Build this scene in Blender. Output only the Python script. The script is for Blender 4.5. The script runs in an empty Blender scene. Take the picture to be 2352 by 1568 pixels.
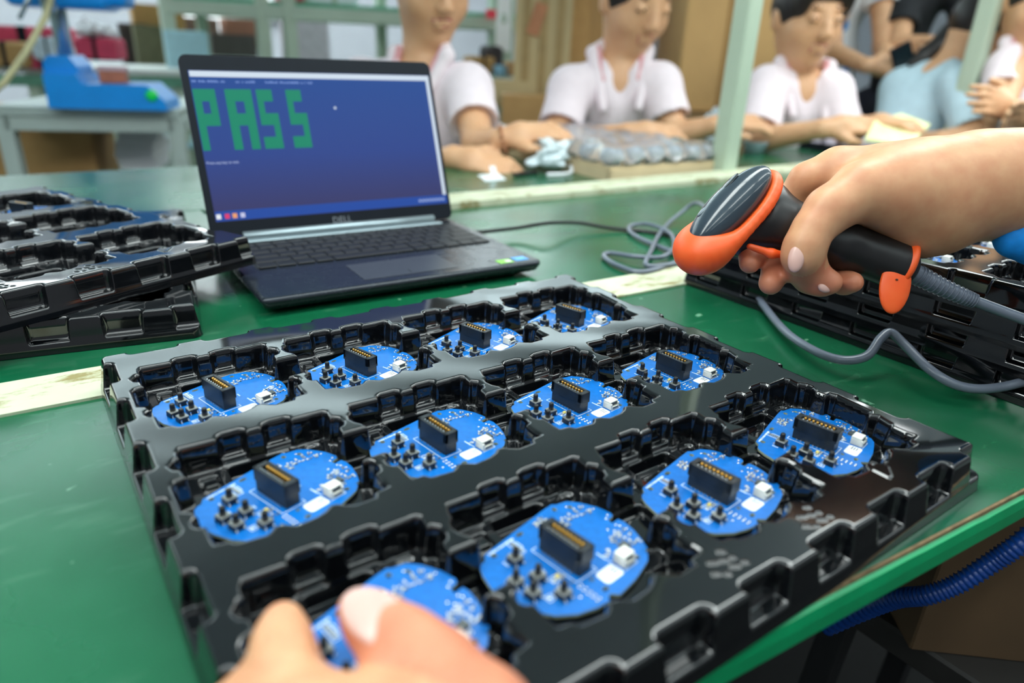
import bpy, bmesh, math, random
import numpy as np
from mathutils import Vector, Matrix
random.seed(7)
SC = bpy.context.scene
COL = SC.collection
# ------------------------------------------------------------------ camera
CAM = np.array([-0.14405, -0.46147, 0.23704])
RIGHT = np.array([0.816175, -0.576296, 0.041723])
UP = np.array([0.191757, 0.338274, 0.921303])
BACK = np.array([-0.545057, -0.743944, 0.386600])
FPX = 1584.0
cd = bpy.data.cameras.new('camera'); cam = bpy.data.objects.new('camera', cd); COL.objects.link(cam)
cam.matrix_world = Matrix(((RIGHT[0], UP[0], BACK[0], CAM[0]), (RIGHT[1], UP[1], BACK[1], CAM[1]),
                           (RIGHT[2], UP[2], BACK[2], CAM[2]), (0, 0, 0, 1)))
cd.sensor_width = 36; cd.sensor_fit = 'HORIZONTAL'; cd.lens = 36 * FPX / 2352
cd.clip_start = 0.02; cd.clip_end = 60
cd.dof.use_dof = True; cd.dof.focus_distance = 0.52; cd.dof.aperture_fstop = 3.6; cd.dof.aperture_blades = 0
SC.camera = cam
# ------------------------------------------------------------------ world, exposure
SC.view_settings.view_transform = 'Standard'; SC.view_settings.look = 'None'
SC.view_settings.gamma = 1; SC.view_settings.use_curve_mapping = False
SC.view_settings.exposure = 0.0
w = bpy.data.worlds.new('hall_light'); SC.world = w; w.use_nodes = True
w.node_tree.nodes['Background'].inputs[0].default_value = (0.86, 0.93, 1.0, 1)
w.node_tree.nodes['Background'].inputs[1].default_value = 0.28
# ------------------------------------------------------------------ ceiling lamps (light of the tubes, with added ceiling fill)
def area(name, loc, sx, sy, power, col=(0.92, 1.0, 0.98), rot=(0, 0, 0)):
    l = bpy.data.lights.new(name, 'AREA'); l.shape = 'RECTANGLE'; l.size = sx; l.size_y = sy
    l.energy = power; l.color = col
    o = bpy.data.objects.new(name, l); COL.objects.link(o); o.location = loc; o.rotation_euler = rot
    return o
LAMPS = [(-3.3 + 1.5 * i, ly, 1.9) for ly in (-2.3, -.9, 5.6, 7.4) for i in range(7)] + [(4.3, 1.45, 1.9), (5.8, 1.45, 1.9)]
LOW = [(-1.75 + 1.32 * i, .10, 1.06) for i in range(5)]            # lamps hung low over the two benches
for lx, ly, lz in LAMPS:
    area('tube_light', (lx, ly, lz), 1.25, 0.16, {-2.3: 3.0, -.9: 5.5, 1.45: 4.0}.get(ly, 12.5))
    area('ceiling_bounce_fill', (lx, ly, lz + .09), 1.25, 0.16, 5.5 if ly < 2 else 26.0, rot=(math.pi, 0, 0))  # upward light added above the housing to brighten the ceiling
for lx, ly, lz in LOW:
    area('tube_light', (lx, ly, lz), 1.30, 0.22, 10.5)
    area('ceiling_bounce_fill', (lx, ly, lz + .10), 1.25, 0.16, 4.5, rot=(math.pi, 0, 0))  # same added ceiling fill above the low row

# ------------------------------------------------------------------ small helpers
def P(px, py, depth):
    """point seen at pixel (px,py) of the 2352x1568 photo, depth metres in front of the lens plane"""
    return CAM + depth * (RIGHT * (px - 1176) / FPX - UP * (py - 784) / FPX - BACK)
def PZ(px, py, z):
    d = RIGHT * (px - 1176) / FPX - UP * (py - 784) / FPX - BACK
    return CAM + d * ((z - CAM[2]) / d[2])
def PY(px, py, y):
    d = RIGHT * (px - 1176) / FPX - UP * (py - 784) / FPX - BACK
    return CAM + d * ((y - CAM[1]) / d[1])
def lin(c):
    return tuple((v / 255 / 12.92 if v / 255 <= 0.04045 else ((v / 255 + 0.055) / 1.055) ** 2.4) for v in c)
MATS = {}
def mat(name, rgb, rough=0.5, metal=0.0, var=0.12, scale=20, bump=0.0, coat=0.0, spec=0.5, emit=0, emrgb=None, rvar=0.0, sss=0, rgb2=None, trans=0, detail=4, lo=.3, hi=.7):
    if name in MATS: return MATS[name]
    m = bpy.data.materials.new(name); m.use_nodes = True; MATS[name] = m
    nt = m.node_tree; b = nt.nodes['Principled BSDF']
    c = lin(rgb)
    tc = nt.nodes.new('ShaderNodeTexCoord'); nz = nt.nodes.new('ShaderNodeTexNoise')
    nz.inputs['Scale'].default_value = scale; nz.inputs['Detail'].default_value = detail
    nt.links.new(tc.outputs['Object'], nz.inputs['Vector'])
    mx = nt.nodes.new('ShaderNodeMix'); mx.data_type = 'RGBA'
    c2 = lin(rgb2) if rgb2 else tuple(min(1, v * (1 + var)) for v in c)
    c1 = c if rgb2 else tuple(v * (1 - var) for v in c)
    mx.inputs[6].default_value = (*c1, 1); mx.inputs[7].default_value = (*c2, 1)
    rp = nt.nodes.new('ShaderNodeMapRange'); rp.inputs[1].default_value = lo; rp.inputs[2].default_value = hi
    nt.links.new(nz.outputs[0], rp.inputs[0]); nt.links.new(rp.outputs[0], mx.inputs[0])
    nt.links.new(mx.outputs[2], b.inputs['Base Color'])
    b.inputs['Roughness'].default_value = rough; b.inputs['Metallic'].default_value = metal
    b.inputs['Coat Weight'].default_value = coat; b.inputs['Coat Roughness'].default_value = 0.08
    b.inputs['Specular IOR Level'].default_value = spec
    if rvar:
        r2 = nt.nodes.new('ShaderNodeMapRange'); r2.inputs[1].default_value = 0.25; r2.inputs[2].default_value = 0.75
        r2.inputs[3].default_value = max(0.02, rough - rvar); r2.inputs[4].default_value = rough + rvar
        nt.links.new(nz.outputs[0], r2.inputs[0]); nt.links.new(r2.outputs[0], b.inputs['Roughness'])
    if bump:
        bp = nt.nodes.new('ShaderNodeBump'); bp.inputs['Strength'].default_value = bump; bp.inputs['Distance'].default_value = 0.002
        nt.links.new(nz.outputs[0], bp.inputs['Height']); nt.links.new(bp.outputs[0], b.inputs['Normal'])
    if sss:
        b.inputs['Subsurface Weight'].default_value = sss; b.inputs['Subsurface Radius'].default_value = (1.0, 0.35, 0.2)
        b.inputs['Subsurface Scale'].default_value = 0.004
    if emit:
        b.inputs['Emission Color'].default_value = (*lin(emrgb or rgb), 1); b.inputs['Emission Strength'].default_value = emit
    if trans:
        b.inputs['Transmission Weight'].default_value = trans
    return m

def tag(o, label=None, cat=None, group=None, kind=None):
    if label: o['label'] = label
    if cat: o['category'] = cat
    if group: o['group'] = group
    if kind: o['kind'] = kind
    return o
def thing(name, label, cat, loc=(0, 0, 0), rot=(0, 0, 0), group=None):
    o = bpy.data.objects.new(name, None); COL.objects.link(o); o.empty_display_size = 0.02
    o.location = [float(v) for v in loc]; o.rotation_euler = rot
    return tag(o, label, cat, group)
def link(name, me, mats, parent=None):
    for m in (mats if isinstance(mats, (list, tuple)) else [mats]): me.materials.append(m)
    o = bpy.data.objects.new(name, me); COL.objects.link(o)
    if parent is not None: o.parent = parent
    return o
def copy_tree(o, parent=None):
    c = o.copy(); COL.objects.link(c)
    if parent is not None: c.parent = parent
    for ch in list(o.children): copy_tree(ch, c)
    return c

class MB:
    """collects simple solids into one mesh"""
    def __init__(s): s.v = []; s.f = []; s.m = []; s.sm = []
    def add(s, vs, fs, m=0, smooth=False):
        n = len(s.v); s.v += [tuple(float(c) for c in p) for p in vs]
        for f in fs: s.f.append(tuple(i + n for i in f)); s.m.append(m); s.sm.append(smooth)
        return s
    def box(s, c, size, rz=0.0, m=0, ch=0.0, R=None):
        hx, hy, hz = [v / 2 for v in size]; ch = min(ch, hx * .9, hy * .9, hz * .9)
        pts = []
        if ch <= 0:
            pts = [(x * hx, y * hy, z * hz) for z in (-1, 1) for x, y in ((-1, -1), (1, -1), (1, 1), (-1, 1))]
            fs = [(3, 2, 1, 0), (4, 5, 6, 7), (0, 1, 5, 4), (1, 2, 6, 5), (2, 3, 7, 6), (3, 0, 4, 7)]
        else:
            def ring(ix, iy, z): return [(-ix, -iy + ch, z), (-ix + ch, -iy, z), (ix - ch, -iy, z), (ix, -iy + ch, z), (ix, iy - ch, z), (ix - ch, iy, z), (-ix + ch, iy, z), (-ix, iy - ch, z)]
            pts = ring(hx - ch * .7, hy - ch * .7, -hz) + ring(hx, hy, -hz + ch * .7) + ring(hx, hy, hz - ch * .7) + ring(hx - ch * .7, hy - ch * .7, hz)
            fs = [tuple(range(7, -1, -1)), tuple(range(24, 32))]
            for r in range(3):
                for i in range(8): fs.append((r * 8 + i, r * 8 + (i + 1) % 8, r * 8 + 8 + (i + 1) % 8, r * 8 + 8 + i))
        if R is None:
            cs, sn = math.cos(rz), math.sin(rz)
            R = np.array([[cs, -sn, 0], [sn, cs, 0], [0, 0, 1]])
        pts = [tuple(np.array(c) + R @ np.array(p)) for p in pts]
        return s.add(pts, fs, m)
    def bar(s, p0, p1, w, h=None, m=0, up=(0, 0, 1)):
        """square bar from p0 to p1"""
        p0 = np.array(p0, float); p1 = np.array(p1, float); h = h or w
        d = p1 - p0; L = np.linalg.norm(d); d /= L
        u = np.array(up, float)
        if abs(d @ u) > .95: u = np.array([0, 1., 0])
        x = np.cross(d, u); x /= np.linalg.norm(x); y = np.cross(x, d)
        return s.box((p0 + p1) / 2, (w, L, h), R=np.stack([x, d, y], 1), m=m, ch=min(w, h) * .08)
    def tube(s, path, r, n=10, m=0, caps=True):
        path = [np.array(p, float) for p in path]; k = len(path)
        rs = r if isinstance(r, (list, tuple, np.ndarray)) else [r] * k
        t0 = path[1] - path[0]; t0 /= np.linalg.norm(t0)
        u = np.array([0, 0, 1.]) if abs(t0[2]) < .9 else np.array([1., 0, 0])
        x = np.cross(u, t0); x /= np.linalg.norm(x)
        vs = []
        for i in range(k):
            t = path[min(i + 1, k - 1)] - path[max(i - 1, 0)]; t /= max(1e-9, np.linalg.norm(t))
            x = x - t * (x @ t); x /= np.linalg.norm(x); y = np.cross(t, x)
            for j in range(n):
                a = 2 * math.pi * j / n
                vs.append(path[i] + rs[i] * (math.cos(a) * x + math.sin(a) * y))
        fs = []
        for i in range(k - 1):
            for j in range(n): fs.append((i * n + j, i * n + (j + 1) % n, i * n + n + (j + 1) % n, i * n + n + j))
        s.add(vs, fs, m, True)
        if caps:
            b = len(s.v) - k * n
            s.f.append(tuple(b + j for j in range(n - 1, -1, -1))); s.m.append(m); s.sm.append(False)
            s.f.append(tuple(b + (k - 1) * n + j for j in range(n))); s.m.append(m); s.sm.append(False)
        return s
    def lathe(s, prof, c=(0, 0, 0), n=20, m=0):
        vs = []; k = len(prof)
        for r, z in prof:
            for j in range(n):
                a = 2 * math.pi * j / n; vs.append((c[0] + r * math.cos(a), c[1] + r * math.sin(a), c[2] + z))
        fs = [(i * n + j, i * n + (j + 1) % n, i * n + n + (j + 1) % n, i * n + n + j) for i in range(k - 1) for j in range(n)]
        s.add(vs, fs, m, True); b = len(s.v) - k * n
        s.f.append(tuple(b + j for j in range(n - 1, -1, -1))); s.m.append(m); s.sm.append(False)
        s.f.append(tuple(b + (k - 1) * n + j for j in range(n))); s.m.append(m); s.sm.append(False)
        return s
    def prism(s, poly, z0, z1, m=0):
        n = len(poly)
        a = sum(poly[i][0] * poly[(i + 1) % n][1] - poly[(i + 1) % n][0] * poly[i][1] for i in range(n))
        if a < 0: poly = poly[::-1]
        vs = [(x, y, z0) for x, y in poly] + [(x, y, z1) for x, y in poly]
        fs = [tuple(range(n - 1, -1, -1)), tuple(range(n, 2 * n))] + [(i, (i + 1) % n, n + (i + 1) % n, n + i) for i in range(n)]
        return s.add(vs, fs, m)
    def build(s, name, mats, parent=None, smooth=None):
        me = bpy.data.meshes.new(name); me.from_pydata(s.v, [], s.f)
        me.polygons.foreach_set('material_index', s.m)
        me.polygons.foreach_set('use_smooth', s.sm if smooth is None else [smooth] * len(s.f))
        me.update()
        return link(name, me, mats, parent)
def spline(pts, n=8):
    pts = [np.array(p, float) for p in pts]; pts = [2 * pts[0] - pts[1]] + pts + [2 * pts[-1] - pts[-2]]
    out = []
    for i in range(1, len(pts) - 2):
        a, b, c, d = pts[i - 1:i + 3]
        for k in range(n):
            t = k / n
            out.append(.5 * (2 * b + (c - a) * t + (2 * a - 5 * b + 4 * c - d) * t * t + (3 * b - a - 3 * c + d) * t ** 3))
    return out + [pts[-2]]
def text_mesh(txt, size, name='txt'):
    cu = bpy.data.curves.new(name, 'FONT'); cu.body = txt; cu.size = size; cu.resolution_u = 2
    o = bpy.data.objects.new(name, cu); COL.objects.link(o)
    me = bpy.data.meshes.new_from_object(o.evaluated_get(bpy.context.evaluated_depsgraph_get()))
    bpy.data.objects.remove(o); bpy.data.curves.remove(cu)
    return me

# ------------------------------------------------------------------ implicit surfaces (bodies, hands, moulded shells)
def nrm(v): v = np.array(v, float); return v / np.linalg.norm(v)
def frame(x, y):
    """rotation whose rows are the local axes"""
    x = nrm(x); y = np.array(y, float); y = nrm(y - x * (x @ y)); return np.stack([x, y, np.cross(x, y)])
def cone(a, b, ra, rb, k=None, m=0, sub=False): return dict(t='c', a=np.array(a, float), b=np.array(b, float), ra=ra, rb=rb, k=k, m=m, sub=sub)
def ell(c, rad, R=None, k=None, m=0, sub=False, th=None): return dict(th=th, t='e', c=np.array(c, float), r=np.array(rad, float), R=np.eye(3) if R is None else R, k=k, m=m, sub=sub)
def rbx(c, half, rnd, R=None, k=None, m=0, sub=False): return dict(t='b', c=np.array(c, float), h=np.array(half, float), r=rnd, R=np.eye(3) if R is None else R, k=k, m=m, sub=sub)
def blob(name, prims, h, k, mats, parent=None, origin=None, smooth_it=1):
    los, his = [], []
    for p in prims:
        if p['t'] == 'c':
            r = max(p['ra'], p['rb']); lo = np.minimum(p['a'], p['b']) - r; hi = np.maximum(p['a'], p['b']) + r
        else:
            q = p['r'] if p['t'] == 'e' else p['h'] + p['r']
            e = np.abs(p['R'].T) @ q; lo, hi = p['c'] - e, p['c'] + e
        p['lo'], p['hi'] = lo, hi
        if not p['sub']: los.append(lo); his.append(hi)
    lo = np.min(los, 0) - 3 * h - k; hi = np.max(his, 0) + 3 * h + k
    N = np.ceil((hi - lo) / h).astype(int) + 1
    ax = [lo[i] + h * np.arange(N[i]) for i in range(3)]
    F = np.full(N, 1.0, np.float32); B = np.full(N, 1.0, np.float32); M = np.zeros(N, np.int8)
    for p in prims:
        kk = k if p['k'] is None else p['k']; mg = 3 * h + kk
        s = [slice(max(0, int((p['lo'][i] - mg - lo[i]) / h)), max(0, int((p['hi'][i] + mg - lo[i]) / h) + 2)) for i in range(3)]
        x = ax[0][s[0]][:, None, None]; y = ax[1][s[1]][None, :, None]; z = ax[2][s[2]][None, None, :]
        if x.size == 0 or y.size == 0 or z.size == 0: continue
        if p['t'] == 'c':
            a, b = p['a'], p['b']; ab = b - a; L = ab @ ab + 1e-12
            t = np.clip(((x - a[0]) * ab[0] + (y - a[1]) * ab[1] + (z - a[2]) * ab[2]) / L, 0, 1)
            d = np.sqrt((x - a[0] - t * ab[0]) ** 2 + (y - a[1] - t * ab[1]) ** 2 + (z - a[2] - t * ab[2]) ** 2) - (p['ra'] + t * (p['rb'] - p['ra']))
        else:
            c, R = p['c'], p['R']
            q = [(x - c[0]) * R[i, 0] + (y - c[1]) * R[i, 1] + (z - c[2]) * R[i, 2] for i in range(3)]
            if p['t'] == 'e':
                r = p['r']
                k0 = np.sqrt(sum((q[i] / r[i]) ** 2 for i in range(3))); k1 = np.sqrt(sum((q[i] / r[i] ** 2) ** 2 for i in range(3)))
                d = k0 * (k0 - 1) / (k1 + 1e-9)
            else:
                g = [np.abs(q[i]) - p['h'][i] for i in range(3)]
                d = np.sqrt(sum(np.maximum(v, 0) ** 2 for v in g)) + np.minimum(np.maximum(np.maximum(g[0], g[1]), g[2]), 0) - p['r']
        f = F[tuple(s)]
        if p['sub']:
            d = -d; hh = np.maximum(kk - np.abs(f - d), 0) / max(kk, 1e-6); F[tuple(s)] = np.maximum(f, d) + hh * hh * kk / 4
        else:
            hh = np.maximum(kk - np.abs(f - d), 0) / max(kk, 1e-6); F[tuple(s)] = np.minimum(f, d) - hh * hh * kk / 4
            bb = B[tuple(s)]; w_ = (d < bb + (0.0005 if p['m'] else 0)) if p.get('th') is None else d < p['th']; M[tuple(s)] = np.where(w_, p['m'], M[tuple(s)]); B[tuple(s)] = np.minimum(bb, d) if p.get('th') is None else np.where(w_, -1, bb)
    # surface nets
    S = F < 0
    n0, n1, n2 = N - 1
    cnt = np.zeros((n0, n1, n2), np.int8); acc = np.zeros((n0, n1, n2, 3), np.float32)
    idx = lambda o: (slice(o[0], o[0] + n0), slice(o[1], o[1] + n1), slice(o[2], o[2] + n2))
    edges = []
    for i in range(3):
        for o in ((0, 0), (0, 1), (1, 0), (1, 1)):
            c0 = list(o); c0.insert(i, 0); c1 = list(c0); c1[i] = 1; edges.append((i, c0, c1))
    for i, c0, c1 in edges:
        a, b = F[idx(c0)], F[idx(c1)]; cr = (a < 0) != (b < 0)
        w3 = np.nonzero(cr)
        t = a[w3] / (a[w3] - b[w3])
        pt = np.tile(np.array(c0, np.float32), (len(t), 1)); pt[:, i] = t
        acc[w3] += pt; cnt[w3] += 1
    act = np.nonzero(cnt); num = len(act[0])
    ids = np.full((n0, n1, n2), -1, np.int32); ids[act] = np.arange(num)
    V = acc[act] / cnt[act][:, None] + np.stack(act, 1); mv = M[act[0], act[1], act[2]]
    V = lo + V * h
    quads = []
    for i in range(3):
        j, l = (i + 1) % 3, (i + 2) % 3
        a0 = [slice(None)] * 3; a0[i] = slice(0, -1); a1 = [slice(None)] * 3; a1[i] = slice(1, None)
        A, Bq = S[tuple(a0)], S[tuple(a1)]
        for up_, (u_, v_) in ((True, (A, ~Bq)), (False, (~A, Bq))):
            q = np.stack(np.nonzero(u_ & v_), 1)
            q = q[(q[:, j] > 0) & (q[:, l] > 0) & (q[:, j] < N[j] - 1) & (q[:, l] < N[l] - 1)]
            if not len(q): continue
            def g(dj, dl):
                r = q.copy(); r[:, j] += dj; r[:, l] += dl; return ids[r[:, 0], r[:, 1], r[:, 2]]
            four = [g(-1, -1), g(0, -1), g(0, 0), g(-1, 0)]
            quads.append(np.stack(four if up_ else four[::-1], 1))
    Q = np.concatenate(quads)
    for _ in range(smooth_it):
        sm_ = np.zeros_like(V); c_ = np.zeros(num)
        for a in range(4):
            for b in (1, 3):
                np.add.at(sm_, Q[:, a], V[Q[:, (a + b) % 4]]); np.add.at(c_, Q[:, a], 1)
        V = V * .5 + .5 * sm_ / np.maximum(c_, 1)[:, None]
    if parent is not None: V = V - np.array(parent.matrix_basis.translation)
    me = bpy.data.meshes.new(name)
    me.vertices.add(num); me.vertices.foreach_set('co', V.astype(np.float32).ravel())
    me.loops.add(Q.size); me.loops.foreach_set('vertex_index', Q.astype(np.int32).ravel())
    me.polygons.add(len(Q)); me.polygons.foreach_set('loop_start', np.arange(0, Q.size, 4, dtype=np.int32))
    try: me.polygons.foreach_set('loop_total', np.full(len(Q), 4, np.int32))
    except Exception: pass
    me.update(calc_edges=True)
    me.polygons.foreach_set('material_index', mv[Q[:, 0]].astype(np.int32)); me.polygons.foreach_set('use_smooth', np.ones(len(Q), bool))
    me.validate()
    return link(name, me, mats, parent)
# ================================================================== SETTING
FLOOR, CEIL = -0.76, 2.75
M_floor = mat('grey_green_floor_paint', (120, 132, 126), .35, var=.2, scale=1.5, rvar=.12)
M_wall = mat('pale_lilac_wall_paint', (182, 182, 190), .8, var=.06, scale=2)
M_ceil = mat('white_ceiling_paint', (222, 236, 242), .8, var=.03, scale=3)
M_win = mat('daylit_window_glass', (245, 248, 250), .3, emit=1.4, var=.01)
M_frame = mat('window_frame_paint', (215, 218, 220), .5, var=.05)
def struct(name, mb, m, parent=None): return tag(mb.build(name, m, parent), kind=None if parent is not None else 'structure')
struct('floor', MB().box((2.5, 2.0, FLOOR - .05), (17, 14, .1)), M_floor)
struct('ceiling', MB().box((2.5, 2.0, CEIL + .05), (17, 14, .1)), M_ceil)
struct('wall_back', MB().box((2.5, 9.05, 1.0), (17, .1, 3.6)), M_wall)
struct('wall_left', MB().box((-6.05, 2, 1.0), (.1, 14, 3.6)), M_wall)
struct('wall_right', MB().box((11.05, 2, 1.0), (.1, 14, 3.6)), M_wall)
for i, (a_, b_, c_) in enumerate(((398, 548, 74), (588, 668, 46))):
    x0, x1, z0, z1 = PY(a_, 40, 8.97)[0], PY(b_, 40, 8.97)[0], PY((a_ + b_) / 2, c_, 8.97)[2], 1.5
    o = struct('window_%d' % (i + 1), MB().box(((x0 + x1) / 2, 8.97, (z0 + z1) / 2), (x1 - x0, .02, z1 - z0)), M_win)
    f = MB()
    for xx in (x0, (x0 + x1) / 2, x1): f.box((xx, 8.95, (z0 + z1) / 2), (.05, .06, z1 - z0 + .05))
    for zz in (z0, z1): f.box(((x0 + x1) / 2, 8.95, zz), (x1 - x0, .06, .05))
    f.build('window_frame', M_frame, o)
# fluorescent luminaires
M_lum = mat('luminaire_white_enamel', (232, 234, 235), .4, var=.03)
M_tube = mat('fluorescent_tube_glass', (250, 252, 255), .3, emit=4, var=.01)
def lamp0(wd=.09):
    t = thing('ceiling_lamp', 'x', 'lamp', (0, 0, 0))
    b = MB().prism([(-wd, 0), (wd, 0), (wd * .45, .045), (-wd * .45, .045)], -.63, .63)
    b.v = [(z, x, y + .035) for x, y, z in b.v]; b.build('housing', M_lum, t)
    for s in (-1, 1): MB().tube([(-.6, s * wd * .55, .025), (.6, s * wd * .55, .025)], .013, 10).build('tube', M_tube, t)
    for x in (-.4, .4): MB().bar((x, 0, .07), (x, 0, .85 if wd < .11 else 1.69), .012).build('hanger', M_lum, t)
    return t
for grp, wd, lb, gr in ((LAMPS, .09, 'white twin tube fluorescent lamp hanging from the hall ceiling', 'hall ceiling lamps'), (LOW, .12, 'wide white lamp hung low over the two benches', 'lamps over the benches')):
    first = lamp0(wd)
    for i, (lx, ly, lz) in enumerate(grp):
        o = first if i == 0 else copy_tree(first)
        o.location = (lx, ly, lz); tag(o, lb, 'lamp', gr)

# ================================================================== WORKBENCH (near)
M_green = mat('green_bench_laminate', (14, 88, 56), .24, var=.2, scale=9, rvar=.07, bump=.015, spec=.6)
def scratch(m, s=60.0):
    """fine worn streaks and pale specks on the laminate"""
    nt = m.node_tree; b = nt.nodes['Principled BSDF']; src = b.inputs['Base Color'].links[0].from_socket
    tc = nt.nodes.new('ShaderNodeTexCoord'); mp = nt.nodes.new('ShaderNodeMapping'); mp.inputs['Scale'].default_value = (9, 34, 1); mp.inputs['Rotation'].default_value = (0, 0, .5)
    n1 = nt.nodes.new('ShaderNodeTexNoise'); n1.inputs['Scale'].default_value = 2.2; n1.inputs['Detail'].default_value = 6
    r1 = nt.nodes.new('ShaderNodeMapRange'); r1.inputs[1].default_value = .6; r1.inputs[2].default_value = .85; r1.inputs[4].default_value = .22
    n2 = nt.nodes.new('ShaderNodeTexNoise'); n2.inputs['Scale'].default_value = s; n2.inputs['Detail'].default_value = 2
    r2 = nt.nodes.new('ShaderNodeMapRange'); r2.inputs[1].default_value = .74; r2.inputs[2].default_value = .78; r2.inputs[4].default_value = .8
    ad = nt.nodes.new('ShaderNodeMath'); ad.operation = 'MAXIMUM'
    mx = nt.nodes.new('ShaderNodeMix'); mx.data_type = 'RGBA'; mx.inputs[7].default_value = (*lin((120, 170, 140)), 1)
    L = nt.links.new
    L(tc.outputs['Object'], mp.inputs[0]); L(mp.outputs[0], n1.inputs['Vector']); L(tc.outputs['Object'], n2.inputs['Vector'])
    L(n1.outputs[0], r1.inputs[0]); L(n2.outputs[0], r2.inputs[0]); L(r1.outputs[0], ad.inputs[0]); L(r2.outputs[0], ad.inputs[1])
    L(ad.outputs[0], mx.inputs[0]); L(src, mx.inputs[6]); L(mx.outputs[2], b.inputs['Base Color'])
scratch(M_green)
M_band = mat('bright_green_edge_band', (0, 168, 104), .35, var=.12, scale=25)
M_worn = mat('bare_chipboard_edge', (128, 104, 74), .8, var=.3, scale=150)
M_cream = mat('cream_painted_wood_strip', (196, 202, 172), .55, var=.08, scale=30, rgb2=(210, 214, 186))
def stains(m):
    nt = m.node_tree; b = nt.nodes['Principled BSDF']; src = b.inputs['Base Color'].links[0].from_socket
    tc = nt.nodes.new('ShaderNodeTexCoord'); mp = nt.nodes.new('ShaderNodeMapping'); mp.inputs['Scale'].default_value = (14, 46, 20)
    n1 = nt.nodes.new('ShaderNodeTexNoise'); n1.inputs['Scale'].default_value = 1.3; n1.inputs['Detail'].default_value = 9; n1.inputs['Roughness'].default_value = .7
    r1 = nt.nodes.new('ShaderNodeMapRange'); r1.inputs[1].default_value = .53; r1.inputs[2].default_value = .62
    mx = nt.nodes.new('ShaderNodeMix'); mx.data_type = 'RGBA'; mx.inputs[7].default_value = (*lin((148, 138, 92)), 1)
    L = nt.links.new
    L(tc.outputs['Object'], mp.inputs[0]); L(mp.outputs[0], n1.inputs['Vector']); L(n1.outputs[0], r1.inputs[0]); L(r1.outputs[0], mx.inputs[0])
    L(src, mx.inputs[6]); L(mx.outputs[2], b.inputs['Base Color'])
stains(M_cream)
M_steel = mat('grey_green_painted_steel', (150, 172, 160), .4, var=.08, scale=12)
FA, FB = np.array([-0.95, -0.244]), np.array([1.7, -0.476])          # front edge line of the bench
wb = thing('workbench', 'green topped workbench with a bright green edge band and cream joint strip', 'workbench', (0.4, 0, FLOOR))
def wpart(name, mb, m, par=None): 
    par = wb if par is None else par
    off = np.array(par.location); mb.v = [tuple(np.array(p) - off) for p in mb.v]; return mb.build(name, m, par)
wpart('tabletop', MB().prism([tuple(FA), tuple(FB), (1.7, .488), (.075, .488), (.075, .64), (-.95, .64)], -.021, 0.0), M_green)
e = nrm(FB - FA); nn = np.array([e[1], -e[0]]); L_ = np.linalg.norm(FB - FA)
wpart('worn_edge', MB().prism([tuple(FA), tuple(FA + nn * .0016), tuple(FB + nn * .0016), tuple(FB)], -.021, -.0002), M_worn)
bm_ = MB(); rows = []
rr = random.Random(3); t = 0.0; top = -.0025
while t < L_:
    c = FA + e * t + nn * .0016; rows.append((c, top)); t += rr.uniform(.006, .02)
    top = -.0025 - (rr.random() ** 5) * .0045 if rr.random() < .4 else top
vs = []
for c, tp_ in rows:
    for o, z in ((0, tp_), (.0022, tp_ - .001), (.003, -.011), (.0022, -.0215), (0, -.0215)): vs.append((c[0] + nn[0] * o, c[1] + nn[1] * o, z))
fs = [(i * 5 + j, i * 5 + 5 + j, i * 5 + 6 + j, i * 5 + 1 + j) for i in range(len(rows) - 1) for j in range(4)]
bm_.add(vs, fs, 0); wpart('edge_band', bm_, M_band)
wpart('joint_strip', MB().prism([(-.95, .1385), (1.7, .0405), (1.7, -.0135), (-.95, .0845)], -.01, .0022), M_cream)
for x, y in ((-.85, -.15), (1.6, -.36), (-.85, .42), (1.6, .42)):
    wpart('leg', MB().box((x, y, (FLOOR - .024) / 2), (.04, .04, -.024 - FLOOR), ch=.003), M_steel)
wpart('rail', MB().box((.37, .42, -.1), (2.4, .03, .05)), M_steel)

# ================================================================== ASSEMBLY BENCH (far)
ab = thing('assembly_bench', 'long green assembly bench with a cream front rail and upright steel posts', 'workbench', (1.6, .8, FLOOR))
wpart('tabletop', MB().prism([(.08, .55), (4.8, .55), (4.8, 1.05), (-1.6, 1.05), (-1.6, .645), (.08, .645)], -.026, 0), M_green, ab)
wpart('front_rail', MB().box((2.44, .524, -.008), (4.72, .062, .04), ch=.004), M_cream, ab)
M_post = mat('pale_green_post_paint', (184, 200, 180), .45, var=.06, scale=6, rgb2=(176, 192, 172))
for px, py, w_ in ((1655, 340, .044), (2184, 321, .05)):
    q = PY(px, py, .56); x = q[0] + w_ / 2
    wpart('post', MB().box((x, .56 + w_ / 2 - .02, .9), (w_, w_, 1.8), ch=.004), M_post, ab)
for x in (-1.5, .2, 1.9, 3.4, 4.7):
    for y in (.70, 1.0): wpart('leg', MB().box((x, y, (FLOOR - .026) / 2), (.045, .045, -.026 - FLOOR)), M_steel, ab)

# ================================================================== VACUUM FORMED TRAYS
M_tray = mat('glossy_black_formed_plastic', (11, 13, 16), .06, var=.12, scale=40, spec=.7, coat=.25)
def poly_sdf(poly, U, V):
    """signed distance to a closed polygon (negative inside)"""
    poly = np.array(poly, float); n = len(poly); d = np.full(U.shape, 1e9); ins = np.zeros(U.shape, bool)
    for i in range(n):
        a, b = poly[i], poly[(i + 1) % n]; ab = b - a
        t = np.clip(((U - a[0]) * ab[0] + (V - a[1]) * ab[1]) / (ab @ ab + 1e-12), 0, 1)
        d = np.minimum(d, (U - a[0] - t * ab[0]) ** 2 + (V - a[1] - t * ab[1]) ** 2)
        if a[1] != b[1]:
            c = ((a[1] > V) != (b[1] > V)) & (U < (b[0] - a[0]) * (V - a[1]) / (b[1] - a[1]) + a[0]); ins ^= c
    d = np.sqrt(d); return np.where(ins, -d, d)
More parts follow.
